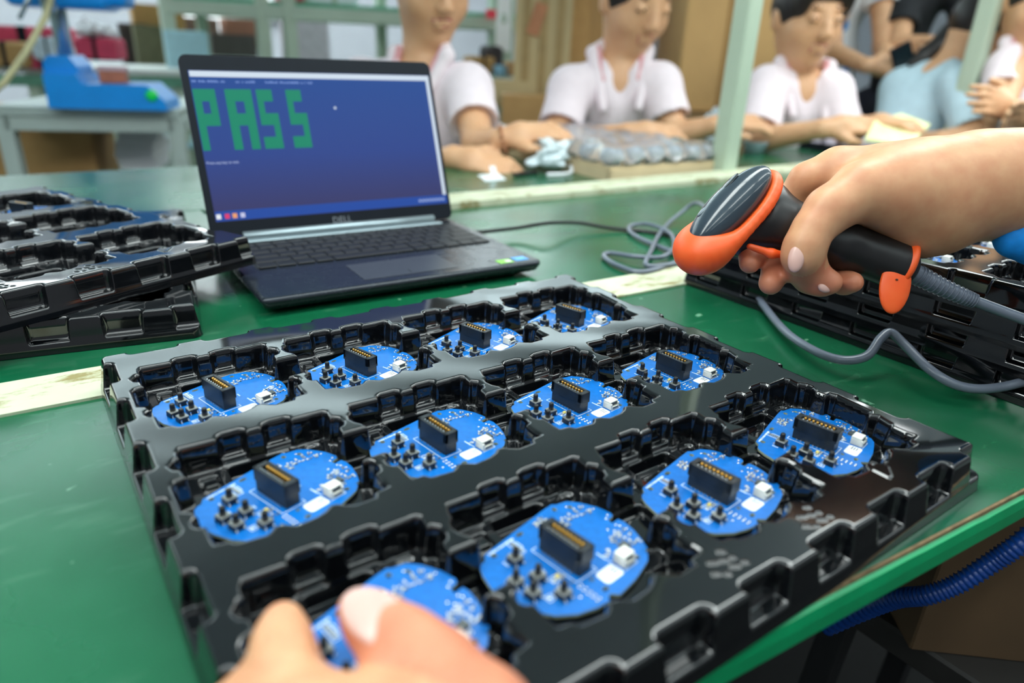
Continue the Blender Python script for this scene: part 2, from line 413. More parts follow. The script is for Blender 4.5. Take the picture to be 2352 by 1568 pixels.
def rrect(U, V, cu, cv, hu, hv, r):
    a = np.abs(U - cu) - hu + r; b = np.abs(V - cv) - hv + r
    return np.hypot(np.maximum(a, 0), np.maximum(b, 0)) + np.minimum(np.maximum(a, b), 0) - r
def cav(s, top, zf, dr=2.4, rt=1.5, rb=1.5):
    """height of a moulded cavity wall, s = distance to its rim"""
    xs = [-dr - rb, -dr - rb * .45, -dr, -rt * .55, -rt * .12, rt * .4, rt]
    D = top - zf
    zs = [zf, zf + .25, zf + .9, top - 1.9, top - .86, top - .18, top]
    return np.interp(s, xs, zs)
def make_tray_mesh():
    r = .5; H = 27.
    us = np.arange(-124, 313.01, r); vs_ = np.arange(-69, 343.51, r)
    U, V = np.meshgrid(us, vs_, indexing='ij')
    base = -rrect(U, V, 94.2, 137, 216.7, 204.5, 9)
    cham = ((U - 311) - (V - 341.5)) * 0
    Z = np.interp(base, [0, .9, 1.6, 4.0, 4.4, 5.1, 6.2], [0, 7.2, 9, 24.3, 25.7, 26.7, 27])
    notch = np.full(U.shape, 99.)
    for i in range(7):
        c = -32 + 61.1 * i
        if c < 330:
            notch = np.minimum(notch, rrect(U, V, -119, c, 7.2, 17, 4.5)); notch = np.minimum(notch, rrect(U, V, 307.5, c, 7.2, 17, 4.5))
    for i in range(8):
        notch = np.minimum(notch, rrect(U, V, -85 + 51.4 * i, -66, 17, 8.2, 4.5)); notch = np.minimum(notch, rrect(U, V, -62 + 52.4 * i, 339.5, 16, 9.3, 4.5))
    Z = np.minimum(Z, cav(notch, 27, 9, 2.0))
    # one trench with scalloped walls serves four pockets
    back = [(-98, -31.3), (-79.2, -31), (-77.3, -34.6), (-74.6, -36.2), (-64, -36.2), (-61.6, -34), (-61, -31), (-53.6, -31), (-51.9, -34.6), (-48, -36.2),
            (-37.5, -36.2), (-35, -34), (-34.5, -31), (-15.5, -31.6), (-13.4, -29.4), (-14, -21.6), (-12.2, -21.2), (-9.2, -18.2), (-9, -13), (-11, -9.2), (-14, -7.2), (-14.7, 0)]
    tipr = [(-.2, 0), (-.8, -4.6), (-3.8, -9), (-5, -14), (-4, -18.3), (-.8, -21.5), (-.5, -25), (.9, -28.5)]
    left0 = [(-108.8, 28.5), (-108.8, 3.8), (-106.5, .8), (-101.2, -.9), (-101.6, -8.2), (-104.7, -10.1), (-106.4, -15.5), (-102.8, -20.4), (-100.4, -21.5), (-99.9, -28)]
    front = [(-104.6, 31.5), (-103.8, 35.5), (-106.6, 38.1), (-106.6, 42.8), (-105, 45.3), (-102, 46.4), (-102, 57), (-101.6, 61.8), (-95.3, 62.6), (-92.8, 66), (-80, 67.2),
             (-77.4, 65.6), (-75, 63), (-71, 63.6), (-66, 67.4), (-55.8, 66.4), (-50.4, 64.2), (-47, 61.2), (-43.4, 61.8), (-41, 64.2), (-36.5, 67.2), (-25.4, 66.6), (-23.4, 62.8), (-15.6, 61.7),
             (-16.2, 56), (-16.1, 47.8), (-12.6, 45.4), (-11.2, 41), (-11.4, 36.5), (-13.8, 33), (-16.4, 32.4), (-15.6, 31.2), (-4.6, 30.4), (-1.8, 31.2)]
    last_f = front[:27] + [(-11.2, 41), (-9.4, 35.4), (-13.2, 31.4), (-8.1, 28.5), (-6, 3.1), (-8, -.7), (-13, -.9)]
    poly = list(left0)
    for c in range(4):
        poly += [(u + 100 * c, v) for u, v in (back if c < 3 else back[:-1])]
        if c < 3: poly += [(u + 100 * c + 0, v) for u, v in tipr]
    for c in (3, 2, 1, 0):
        f = last_f if c == 3 else front
        poly += [(u + 100 * c, v) for u, v in f[::-1]]
    iu = (us >= -116) & (us <= 303); iv = (vs_ >= -46) & (vs_ <= 76)
    Ut, Vt = U[np.ix_(iu, iv)], V[np.ix_(iu, iv)]
    st = poly_sdf(poly, Ut, Vt)
    T = cav(st, 27, 9, 2.6)
    for c in range(4):
        o = 100 * c
        for x0, x1 in ((-76.5, -61), (-52, -34.5)):       # raised shelves in the scallops
            a = rrect(Ut, Vt, (x0 + x1) / 2 + o, -38, (x1 - x0) / 2, 8.4, 1.5)
            T = np.maximum(T, np.where(st < 1, np.interp(a, [-1, 0, .5, 1], [13, 12.6, 10.5, 0]), 0))
        for (cu, cv, hu, hv, rr_, dep) in ((-59, -17, 17, 10.2, 4, 7.5), (-87, -13, 5.2, 9, 2, 3.2), (-26.5, -22, 5.4, 4.2, 4, 1.2), (-22, 52, 7, 6, 3, 4), (-52, 20, 20, 24, 8, 6.5), (-6, 16, 12, 12, 4, 5)):
            a = rrect(Ut, Vt, cu + o, cv, hu, hv, rr_)
            T = np.where(T < 9.3, np.minimum(T, cav(a, 9, 9 - dep, 1.0, .6, .7)), T)
        a = rrect(Ut, Vt, -86.5 + o, -16, 3.6, 3.4, 1)
        T = np.maximum(T, np.where(st < -3, np.interp(a, [-.8, 0, .6], [8.6, 8.2, 0]), 0))
    for rw in range(3):
        k = int(round(122.2 * rw / r)); i0 = np.argmax(iu); j0 = np.argmax(iv) + k; ni, nj = T.shape
        nj = min(nj, Z.shape[1] - j0)
        Z[i0:i0 + ni, j0:j0 + nj] = np.minimum(Z[i0:i0 + ni, j0:j0 + nj], T[:, :nj])
    # embossed recycling arrows, mould marks
    def seg(a, b, w_=1.0, h_=.7):
        nonlocal Z
        a = np.array(a); b = np.array(b); ab = b - a
        t = np.clip(((U - a[0]) * ab[0] + (V - a[1]) * ab[1]) / (ab @ ab + 1e-9), 0, 1)
        d = np.hypot(U - a[0] - t * ab[0], V - a[1] - t * ab[1])
        Z = Z + np.where(Z > 25.5, h_ * np.interp(d, [0, w_ * .5, w_], [1, .8, 0]), 0)
    A, B, C = (222, 297), (246, 305), (222, 324)
    for p, q in ((A, B), (B, C), (C, A)):
        p = np.array(p, float); q = np.array(q, float)
        seg(p + (q - p) * .05, p + (q - p) * .4, 1.1); seg(p + (q - p) * .55, p + (q - p) * .9, 1.1)
    seg((228, 307), (231, 310), .9); seg((231, 307), (228, 310), .9)
    for cu, cv in ((152, 318), (86, 316)):
        for i, (du, dv, l) in enumerate(((0, 0, 2.5), (6, 1, 1), (-6, -2, 3), (1, 5, 3), (8, 6, 1.5), (-5, 7, 1), (4, -5, 2.5), (-10, 4, 2))): seg((cu + du, cv + dv), (cu + du + l, cv + dv + l * .5), 1.2)
    Z = Z + (Z / 27) * (.30 * np.sin(U / 17. + 1.3 * np.sin(V / 31.)) * np.sin(V / 22. + .6) + .2 * np.sin(U / 41. - V / 29.))
    Z = np.where(base < 0, 0, np.maximum(Z, 0))
    keep = base > -.4
    idx = np.full(U.shape, -1, np.int64); idx[keep] = np.arange(keep.sum())
    co = np.stack([U[keep], -V[keep], Z[keep]], 1) / 1000
    q = np.stack([idx[:-1, 1:], idx[1:, 1:], idx[1:, :-1], idx[:-1, :-1]], -1).reshape(-1, 4)
    q = q[(q >= 0).all(1)]
    me = bpy.data.meshes.new('component_tray')
    me.vertices.add(len(co)); me.vertices.foreach_set('co', co.astype(np.float32).ravel())
    me.loops.add(q.size); me.loops.foreach_set('vertex_index', q.astype(np.int32).ravel())
    me.polygons.add(len(q)); me.polygons.foreach_set('loop_start', np.arange(0, q.size, 4, dtype=np.int32))
    try: me.polygons.foreach_set('loop_total', np.full(len(q), 4, np.int32))
    except Exception: pass
    me.update(calc_edges=True); me.polygons.foreach_set('use_smooth', np.ones(len(q), bool))
    me.materials.append(M_tray); return me
TRAY = make_tray_mesh()
def tray(loc, ang, label, group=None):
    o = bpy.data.objects.new('component_tray', TRAY); COL.objects.link(o)
    o.location = [float(v) for v in loc]; o.rotation_euler = (0, 0, math.radians(ang))
    return tag(o, label, 'tray', group)
def place_by(corner_uv, world_xy, ang):
    """origin of a tray whose local point (u,v) mm lies at world_xy"""
    a = math.radians(ang); x, y = corner_uv[0] / 1000, -corner_uv[1] / 1000
    return (world_xy[0] - (x * math.cos(a) - y * math.sin(a)), world_xy[1] - (x * math.sin(a) + y * math.cos(a)))
t_main = tray((0, 0, .0004), 0, 'glossy black tray in the centre carrying two rows and more of blue circuit boards')
t_main['label'] = 'black pocketed tray in front of the laptop, full of round blue circuit boards'
xl, yl = place_by((310, 341), (-.0375, .134), -10.4)
t_ll = tray((xl, yl, .0004), -10.4, 'lower black tray flat on the bench under the slanted tray by the laptop')
xu, yu = place_by((310, 341), (.045, .240), 23.2)
t_lu = tray((xu, yu, .0275), 23.2, 'upper black tray laid askew over another tray, its corner over the laptop keyboard')
RS = (.583, -.026)
rl = ['lowest tray of the black stack behind the barcode scanner', 'second tray up in the black stack behind the barcode scanner',
      'third tray up in the black stack behind the barcode scanner', 'topmost tray of the black stack, boards showing under the wrist']
for i in range(4): tray((RS[0] + .001 * (i % 2), RS[1] - .002 * i, .0004 + .0205 * i), [0, .2, -.3, .1][i], rl[i], 'black tray stack at the bench end')

# ================================================================== CIRCUIT BOARDS
M_pcb = mat('blue_solder_mask', (0, 106, 190), .3, var=.12, scale=260, spec=.5)
M_pcbe = mat('board_edge_laminate', (170, 178, 150), .6, var=.1, scale=300)
M_conn = mat('black_connector_plastic', (27, 33, 38), .38, var=.15, scale=300)
M_gold = mat('gold_plated_contact', (236, 178, 78), .3, metal=.55, var=.1, scale=300)
M_tin = mat('bright_solder_tin', (222, 226, 228), .25, metal=.85, var=.08, scale=400)
M_btop = mat('grey_switch_plate', (150, 152, 148), .35, metal=.6, var=.08, scale=300)
M_bblk = mat('black_switch_plastic', (24, 26, 29), .4, var=.1, scale=300)
M_sock = mat('white_socket_plastic', (226, 226, 218), .45, var=.05, scale=300)
M_label = mat('white_label_paper', (236, 240, 244), .5, var=.02, scale=300)
M_ink = mat('black_label_ink', (40, 42, 48), .5, var=.1, scale=300)
M_silk = mat('white_silkscreen_ink', (216, 232, 246), .5, var=.04, scale=400)
M_chip = mat('grey_black_chip_epoxy', (70, 76, 76), .4, var=.1, scale=300)
M_led = mat('yellow_led_lens', (236, 214, 110), .3, var=.05, scale=300)
PCB = [(-22.8, 13), (0, 16.4), (24.3, 19.6), (31.2, 20.2), (33.2, 18.6), (36, 17.9), (39.8, 16.9), (44.5, 11.5), (49, 2.2), (50.4, -5.6), (49.2, -7.8), (44.4, -8.6), (44.5, -11.5), (49.4, -11.4),
       (50, -15), (48.6, -22), (45.8, -29), (42.3, -35.4), (39.6, -36), (39.2, -38), (35.4, -41), (31.5, -42.3), (20, -45.3), (6.5, -46.8), (4.8, -45), (3.4, -43.6), (1.6, -44), (0, -46.2), (-8, -45.2), (-17, -42.2),
       (-25, -36.6), (-31, -28), (-34.6, -17), (-35.4, -6), (-33, 2.5), (-30.5, 7.5), (-28, 9.2), (-25.6, 9.6)]
HOLES = [(29.3, 16.0, 1.5, 1.5), (37.4, 12.1, 1.3, 1.3), (.8, 13.2, 2.4, 1.3), (-19.8, 9.6, 1.6, 1.6), (32.8, -36.3, 1.5, 1.5), (3.9, -32.1, 1.1, 1.1), (4.2, -40.2, 2.0, 1.3)]
mm = lambda *a: tuple(v / 1000 for v in a)
def pcb_mesh():
    bm = bmesh.new(); T = 1.6
    from mathutils.geometry import delaunay_2d_cdt
    loops = [[Vector(p) for p in PCB]]
    for hx, hy, rx, ry in HOLES: loops.append([Vector((hx + rx * math.cos(a * math.pi / 6), hy + ry * math.sin(a * math.pi / 6))) for a in range(12)])
    co = []; ed = []
    for l in loops:
        n = len(co); co += l; ed += [(n + i, n + (i + 1) % len(l)) for i in range(len(l))]
    res = delaunay_2d_cdt(co, ed, [], 0, 1e-5)
    V2, F2 = res[0], res[2]
    def inside(x, y, pts):
        c = False
        for i in range(len(pts)):
            a, b = pts[i], pts[i - 1]
            if (a[1] > y) != (b[1] > y) and x < (b[0] - a[0]) * (y - a[1]) / (b[1] - a[1]) + a[0]: c = not c
        return c
    F2 = [f for f in F2 if inside(*(sum((V2[i] for i in f), Vector((0, 0))) / len(f)), loops[0]) and not any(inside(*(sum((V2[i] for i in f), Vector((0, 0))) / len(f)), l) for l in loops[1:])]
    mb = MB(); n = len(V2)
    mb.add([mm(v[0], v[1], 0) for v in V2] + [mm(v[0], v[1], -T) for v in V2], [tuple(f) for f in F2] + [tuple(n + i for i in f[::-1]) for f in F2], 0)
    for l in loops:
        k = len(l); mb.add([mm(p[0], p[1], 0) for p in l] + [mm(p[0], p[1], -T) for p in l], [(i, k + i, k + (i + 1) % k, (i + 1) % k) for i in range(k)], 1)
    return mb
BTN = [(-15.1, -.3), (-25.6, -11.6), (-15.4, -15.7), (-24.6, -21.8), (-14.2, -30.8)]
def make_board():
    t = thing('circuit_board', 'board', 'circuit board')
    pcb_mesh().build('printed_board', [M_pcb, M_pcbe], t)
    # card edge connector with sprung gold contacts
    c = MB(); W_, L, Hc = 9.4, 28.0, 14.6
    c.box(mm(W_ / 2, -L / 2, 3.4), mm(W_ - .8, L - 1.6, 6.8), ch=.0002)
    c.box(mm(W_ / 2, -L / 2, 7.6), mm(W_, L, 2.0), ch=.0002)
    for x in (1.0, W_ - 1.0): c.box(mm(x, -L / 2, 11.4), mm(2.0, L, 6.4), ch=.0003)
    for y in (-1.5, -L + 1.5): c.box(mm(W_ / 2, y, 11.4), mm(W_, 3.0, 6.4), ch=.0003)
    for i in range(9): c.box(mm(2.5, -3.6 - 2.6 * i, 11.2), mm(1.6, .8, 5.8)).box(mm(W_ - 2.5, -3.6 - 2.6 * i, 11.2), mm(1.6, .8, 5.8))
    co = c.build('edge_connector', M_conn, t)
    g = MB().box((0, 0, 0), mm(1.0, 1.25, 5.2), ch=.0002).box(mm(.35, 0, 2.3), mm(1.3, 1.25, .9), ch=.0002)
    go = g.build('contact', M_gold, co)
    for i in range(8):
        for sx, x in ((-1, W_ - 3.1),):
            q = go if i == 0 else go.copy()
            if q is not go: COL.objects.link(q)
            q.parent = co; q.location = mm(x, -4.9 - 2.6 * i, 11.5); q.rotation_euler = (0, 0, 0 if sx == 1 else math.pi)
    pins = MB()
    for i in range(8): pins.box(mm(2.1, -4.9 - 2.6 * i, 14.65), mm(.7, .8, .25), ch=.0001)
    for i in range(8): pins.box(mm(-.5, -4.6 - 2.6 * i, .3), mm(.8, .8, .6)).box(mm(W_ + .3, -4.6 - 2.6 * i, .3), mm(.8, .8, .6))
    pins.build('solder_pin', M_tin, t)['kind'] = 'stuff'
    # tactile switches
    b0 = MB().box(mm(0, 0, 1.8), mm(6.2, 6.2, 3.4), ch=.0003).build('push_button', M_bblk, t)
    MB().box(mm(0, 0, 3.7), mm(6.0, 6.0, .5), ch=.0002).build('cover_plate', M_btop, b0)
    MB().lathe([(.00175, .0036), (.0017, .0070), (.0015, .0086), (.0011, .0089)], n=14).build('plunger', M_bblk, b0)
    lg = MB()
    for sx in (-1, 1):
        for sy in (-1, 1): lg.box(mm(sx * 2.25, sy * 3.6, .5), mm(.8, 1.4, 1.0)); lg.box(mm(sx * 2.25, sy * 3.2, 1.5), mm(.7, .3, 2))
    lg.build('leg', M_tin, b0)
    for i, (x, y) in enumerate(BTN):
        b = b0 if i == 0 else copy_tree(b0, t)
        b.location = mm(x, y, 0); b.rotation_euler = (0, 0, math.radians([0, 4, -3, 2, 0][i]))
    # white wire socket
    s = MB().box(mm(25.4, -33.6, 2.9), mm(8.2, 6.4, 5.6), ch=.0003).box(mm(25.4, -37.3, 1.2), mm(7.4, 1.6, 2.2), ch=.0002).box(mm(21.8, -34.2, 2.2), mm(1.4, 7.4, 4.2), ch=.0002).box(mm(29, -34.2, 2.2), mm(1.4, 7.4, 4.2), ch=.0002)
    so = s.build('wire_socket', M_sock, t); MB().box(mm(25.4, -38.15, 1.6), mm(5.2, .2, 1.2)).box(mm(25.4, -36.85, 3.9), mm(5.6, .2, 2.2)).build('socket_opening', M_chip, so)
    ch = MB().box(mm(34.4, -27.4, .9), mm(4.4, 4.6, 1.4), ch=.0002)
    cho = ch.build('chip', M_chip, t)
    lg = MB()
    for i in range(5): lg.box(mm(31.6, -25.6 - .95 * i, .3), mm(1.4, .42, .5)).box(mm(37.2, -25.6 - .95 * i, .3), mm(1.4, .42, .5))
    lg.build('chip_lead', M_tin, cho)
    # label (its printed code is left off)
    lb = MB(); rr_ = 1.8; cx, cy, hx, hy = 13.4, -35.2, 6.2, 4.2; pts = []
    for qx, qy, a0 in ((1, 1, 0), (-1, 1, 90), (-1, -1, 180), (1, -1, 270)):
        for a in (0, 30, 60, 90): pts.append((cx + qx * (hx - rr_) + rr_ * math.cos(math.radians(a0 + a)), cy + qy * (hy - rr_) + rr_ * math.sin(math.radians(a0 + a))))
    lo = MB().prism([mm(*p) for p in pts], 0, .00018).build('paper_label', M_label, t)
    ink = MB()
    rq = random.Random(5)
    for j in range(3):
        x = 14.6
        while x < 18.2:
            w_ = rq.uniform(.4, .9); ink.box(mm(x + w_ / 2, -33.6 - 1.5 * j, .2), mm(w_, .7, .04)); x += w_ + .35
    ink.build('label_print', M_ink, lo)
    # silkscreen print: part outlines and a line of small lettering
    sk = MB()
    def ln(x0, y0, x1, y1, w_=.42):
        a = math.atan2(y1 - y0, x1 - x0); sk.box(mm((x0 + x1) / 2, (y0 + y1) / 2, .03), (math.hypot(x1 - x0, y1 - y0) / 1000, w_ / 1000, .00006), rz=a)
    for a in ((-3, .8, -3, -29), (-3, -29, 11.2, -29), (11.2, -29, 11.2, -26), (-3, .8, .5, .8), (-9.2, 13, -5.8, 13), (-9.2, 2, -5.8, 2), (-9.2, 2, -9.2, 13), (-5.8, 2, -5.8, 13), (-5.8, 5, -4.6, 5), (-4.6, 5, -4.6, 10), (-5.8, 10, -4.6, 10),
              (20.4, -38.6, 30, -38.6), (30.2, -38.6, 30.2, -34), (20.2, -31, 20.2, -24)): ln(*a)
    rq = random.Random(2); x = -21.5
    while x < -3.5:
        w_ = rq.choice((.5, .8, .8, .9)); y = 11.6 + (x + 21.5) * .075
        sk.box(mm(x + w_ / 2, y, .03), (w_ / 1000, rq.choice((.9, 1.1, 1.3)) / 1000, .00006), rz=.08); x += w_ + rq.choice((.25, .25, .3, .7))
    for (x, y, n) in ((-19.5, 3, 4), (-20, -6.5, 3), (19.8, -22, 6), (-9, -12, 3), (-9, -26.5, 3), (18, -12, 4)):
        for i in range(n): sk.box(mm(x, y - i * 1.0, .03), mm(.9, .7, .06))
    for x, y in ((-9.6, -20.5), (-19.3, -27.6)):
        ln(x - 1.8, y - 1.8, x + 1.8, y - 1.8); ln(x - 1.8, y + 1.8, x + 1.8, y + 1.8); ln(x - 1.8, y - 1.8, x - 1.8, y + 1.8); ln(x + 1.8, y - 1.8, x + 1.8, y + 1.8); sk.box(mm(x, y, .03), mm(1.6, 1.4, .06))
    sk.build('silkscreen_print', M_silk, t)
    # solder pads, tiny chip resistors and capacitors
    pd = MB()
    for i in range(5):
        for dx in (-.9, 1.1): pd.lathe([(.00085, 0), (.0007, .0004), (.0003, .0006)], mm(-3.6 + dx, -31.6 - 2.75 * i, 0), 8)
    for x, y in ((44.6, -13.6), (38.3, -13.4), (46.4, -19.2), (45.6, -15.4), (40.2, -16.2), (47.6, -5.4), (44.7, -7.0), (46.0, 3.0), (42.5, 1.8), (36, 13.6), (-20, -27), (-8.5, -36)): pd.lathe([(.0008, 0), (.0007, .0002), (.0003, .00025)], mm(x, y, 0), 10)
    for x, y, rx in ((.8, 13.2, 1), (-19.8, 9.6, .7)):
        pass
    pd.build('solder_pad', M_tin, t)['kind'] = 'stuff'
    sm = MB(); rq = random.Random(11)
    def comp(x, y, a, L=1.6, W2=.8, dark=False):
        ca, sa = math.cos(a), math.sin(a)
        sm.box(mm(x, y, .35), mm(L * .5, W2, .6), rz=a, m=1 if dark else 2)
        for s_ in (-1, 1): sm.box(mm(x + s_ * ca * L * .42, y + s_ * sa * L * .42, .36), mm(L * .34, W2 * 1.05, .66), rz=a, m=0)
    for (x0, x1, y0, y1, n) in ((11.5, 23, 8.5, 15.5, 22), (24, 33, 2, 10, 14), (34, 44, 1.5, 10, 14), (31, 45, -18, -23.5, 22), (39, 44.5, -25, -31, 9), (-11.4, -4.6, -21, -27.5, 12), (20, 29, -24, -27.5, 5), (30.5, 38, -31, -33, 4)):
        for i in range(n): comp(rq.uniform(x0, x1), rq.uniform(min(y0, y1), max(y0, y1)), rq.choice((0, math.pi / 2)), rq.choice((1.4, 1.6, 2.2)), rq.choice((.7, .9)), rq.random() < .35)
    for i in range(8): comp(-7.5, 3.2 + i * 1.2, math.pi / 2, 1.0, 1.8, True) if i < 7 else None
    sm.box(mm(-7.0, -20.4, .6), mm(2.2, 1.6, 1.2), m=3)
    sm.build('surface_mount_parts', [M_tin, M_chip, M_sock, M_led], t)['kind'] = 'stuff'
    return t
BD = make_board()
BD['used'] = 0
def board(tr, col, row, F, ang, label, z=12.0, group='blue circuit boards in the centre tray', extra=None):
    """tr = tray object; F = connector front corner in pocket coords (mm); ang = turn"""
    b = BD if not BD['used'] else copy_tree(BD); BD['used'] = 1
    if 'used' in b and b is not BD: del b['used']
    a = math.radians(ang); x, y = 100 * col + F[0], -(122.2 * row + F[1])
    # connector front corner sits at local (0,-28)
    ox, oy = x - (28 * math.sin(a)), y - (-28 * math.cos(a))
    m_ = Matrix.LocRotScale(tr.location, tr.rotation_euler, None) @ Matrix.LocRotScale(Vector(mm(ox, oy, z)), Matrix.Rotation(a, 3, 'Z').to_quaternion(), None)
    if extra is not None: m_ = m_ @ extra
    b.matrix_basis = m_
    return tag(b, label, 'circuit board', group)
ROWN = ['back', 'middle', 'front']
SPEC = [(0, 0, (-60.2, 32), 14), (1, 0, (-59.2, 32.8), 16), (2, 0, (-57.2, 31.6), 16), (3, 0, (-56.6, 33), 13.5),
        (0, 1, (-61, 34.4), 17), (1, 1, (-64.6, 32.6), 8), (2, 1, (-61, 34.2), 7), (3, 1, (-59.2, 35.4), 5),
        (1, 2, (-64.5, 33.6), 8), (2, 2, (-59, 35), 6.5), (3, 2, (-55.6, 34.6), 11)]
LB = ['blue circuit board in the back row pocket nearest the cream strip end', 'second blue board of the back row, below the lower left tray and laptop', 'blue board in the back row, third from its white strip end', 'farthest blue board, in the back corner pocket near the scanner',
      'blue board in the middle row, nearest the bare green bench', 'second blue board of the middle row, between two full pockets', 'third blue board of the middle row, four dark switches half hidden', 'last blue board of the middle row, below the scanner tip',
      'blurred front row blue board beside the two fingers', 'front row blue board with a clear white label, third from the fingers', 'front row blue board at the tray corner by the embossed arrows']
for (c, r_, F, an), lb_ in zip(SPEC, LB): board(t_main, c, r_, F, an, lb_)
held = board(t_main, 0, 2, (-59.5, 38), 12, 'tilted blue board gripped by the thumb and finger in the front pocket', z=15.5, extra=Matrix.Rotation(math.radians(4), 4, 'X'))
for c, r_, F, an, lb_ in ((3, 0, (-58, 34), 12, 'blue board in the far end pocket of the upper left tray'), (2, 0, (-60, 33), 9, 'blue board at the picture edge in the upper left tray')):
    board(t_lu, c, r_, F, an, lb_, group='blue circuit boards in the askew tray')
top_r = [o for o in bpy.data.objects if o.name.startswith('component_tray')][-1]
RSL = ['blue board just right of the orange handle end in the stacked tray', 'blue board in the stacked tray under the wrist', 'blue board by the blue cuff in the stacked tray', 'blue board at the picture edge, nearest pocket of the stacked tray', 'blue board of the stacked tray beside the one at the picture edge']
for (c, r_), lb_ in zip(((0, 0), (1, 0), (2, 0), (0, 1), (1, 1)), RSL): board(top_r, c, r_, (-60, 34), 8 + 5 * c - 3 * r_, lb_, group='blue circuit boards in the stacked tray')

# ================================================================== LAPTOP
M_lap = mat('dark_slate_laptop_shell', (34, 40, 48), .26, metal=.3, var=.1, scale=60, rvar=.05)
M_bezel = mat('black_screen_bezel', (20, 25, 32), .3, var=.08, scale=40, spec=.2)
M_key = mat('black_key_cap', (26, 27, 29), .45, var=.1, scale=200)
M_well = mat('keyboard_well', (46, 50, 55), .4, metal=.3, var=.1, scale=100)
M_pad = mat('touchpad_surface', (64, 68, 74), .3, metal=.2, var=.05, scale=60)
M_silver = mat('silver_hinge_bar', (150, 166, 172), .3, metal=.6, var=.05, scale=60)
M_rub = mat('black_cable_rubber', (22, 24, 26), .45, var=.1, scale=100)
lap = thing('laptop', 'open black laptop showing green PASS letters on a blue screen', 'laptop', (.0200, .1530, .0003), (0, 0, math.radians(-2.73)))
LW, LD, LT = .3154, .235, .018
def rr2(w_, d, r, n=5):
    pts = []
    for qx, qy, a0 in ((1, 1, 0), (-1, 1, 90), (-1, -1, 180), (1, -1, 270)):
        for k in range(n + 1):
            a = math.radians(a0 + 90 * k / n); pts.append((w_ / 2 + qx * (w_ / 2 - r) + r * math.cos(a), d / 2 + qy * (d / 2 - r) + r * math.sin(a)))
    return pts
def slab(w_, d, r, prof):
    """rounded slab; prof = list of (inset, z)"""
    mb = MB(); rings = []
    for ins, z in prof: rings.append([(x + ins, y + ins, z) for x, y in rr2(w_ - 2 * ins, d - 2 * ins, max(.0005, r - ins))])
    n = len(rings[0]); vs = [p for rg in rings for p in rg]
    fs = [(i * n + j, i * n + (j + 1) % n, i * n + n + (j + 1) % n, i * n + n + j) for i in range(len(rings) - 1) for j in range(n)]
    fs += [tuple(range(n - 1, -1, -1)), tuple(range((len(rings) - 1) * n, len(rings) * n))]
    mb.add(vs, fs, 0)
    for i in range(len(fs) - 2): mb.sm[i] = True
    return mb
slab(LW, LD, .010, [(.012, .003), (.004, .0065), (.0008, .012)] + [(.0042 - .0042 * math.cos(math.radians(a)), .0138 + .0042 * math.sin(math.radians(a))) for a in (0, 12, 24, 36, 48, 60, 72, 82, 90)]).build('base', M_lap, lap)
ft = MB()
for x in (.03, LW - .03):
    for y in (.03, LD - .03): ft.lathe([(.008, 0), (.008, .0035)], (x, y, 0), 12)
ft.build('foot', M_rub, lap)
kb = MB().box((.161, .147, LT + .0002), (.283, .098, .0006), ch=.0002).build('keyboard_well', M_well, lap)
k0 = None
rowsK = [(.1035, [17, 17, 17, 17, 88, 17, 17, 17, 17, 17]), (.1225, [37, 0, 0, 0, 0, 0, 0, 0, 0, 0, 0, 39]), (.1415, [29, 0, 0, 0, 0, 0, 0, 0, 0, 0, 0, 0, 29]), (.160, [25, 0, 0, 0, 0, 0, 0, 0, 0, 0, 0, 0, 0, 20]), (.179, [17] + [0] * 12 + [28]), (.1925, [16.5] * 15)]
kmesh = {}
for y, ws in rowsK:
    x = .022; ws = [w_ or 17.2 for w_ in ws]; tot = sum(ws) + 1.9 * (len(ws) - 1); sc_ = 278 / tot
    for w_ in ws:
        w_ *= sc_; kk = round(w_, 1); dep = 9 if y > .19 else 16.2
        if (kk, dep) not in kmesh:
            o = MB().box((0, 0, 0), mm(w_, dep, 1.6), ch=.0006).build('key', M_key, kb); kmesh[(kk, dep)] = o.data
        else:
            o = bpy.data.objects.new('key', kmesh[(kk, dep)]); COL.objects.link(o); o.parent = kb
        o.location = (x + w_ / 2000, y, LT + .0011); x += (w_ + 1.9 * sc_) / 1000
MB().box((.160, .0445, LT + .0002), (.108, .056, .0004), ch=.0001).build('touchpad', M_pad, lap)
MB().box((.160, .0265, LT + .0006), (.0006, .010, .0003)).build('touchpad_divider', M_well, lap)
MB().box((.283, .0905, LT + .0001), (.012, .004, .0004)).build('fingerprint_reader', M_key, lap)
mat('lime_green_sticker', (120, 196, 44), .35, var=.1, scale=200); mat('sky_blue_sticker', (58, 150, 220), .35, var=.1, scale=200)
s1 = MB().box((.2715, .0145, LT + .0003), (.018, .013, .0004)).build('sticker', MATS['lime_green_sticker'], lap); s1['label'] = 'lime green square sticker'
MB().box((.2755, .0135, LT + .0006), (.007, .006, .0002)).build('sticker_mark', mat('sticker_white', (230, 240, 225), .4), s1)
s2 = MB().box((.2935, .0170, LT + .0003), (.017, .014, .0004)).build('sticker', MATS['sky_blue_sticker'], lap); s2['label'] = 'sky blue square sticker'
MB().box((.2935, .0170, LT + .0006), (.011, .005, .0002)).build('sticker_mark', mat('sticker_pale', (120, 190, 236), .4), s2)
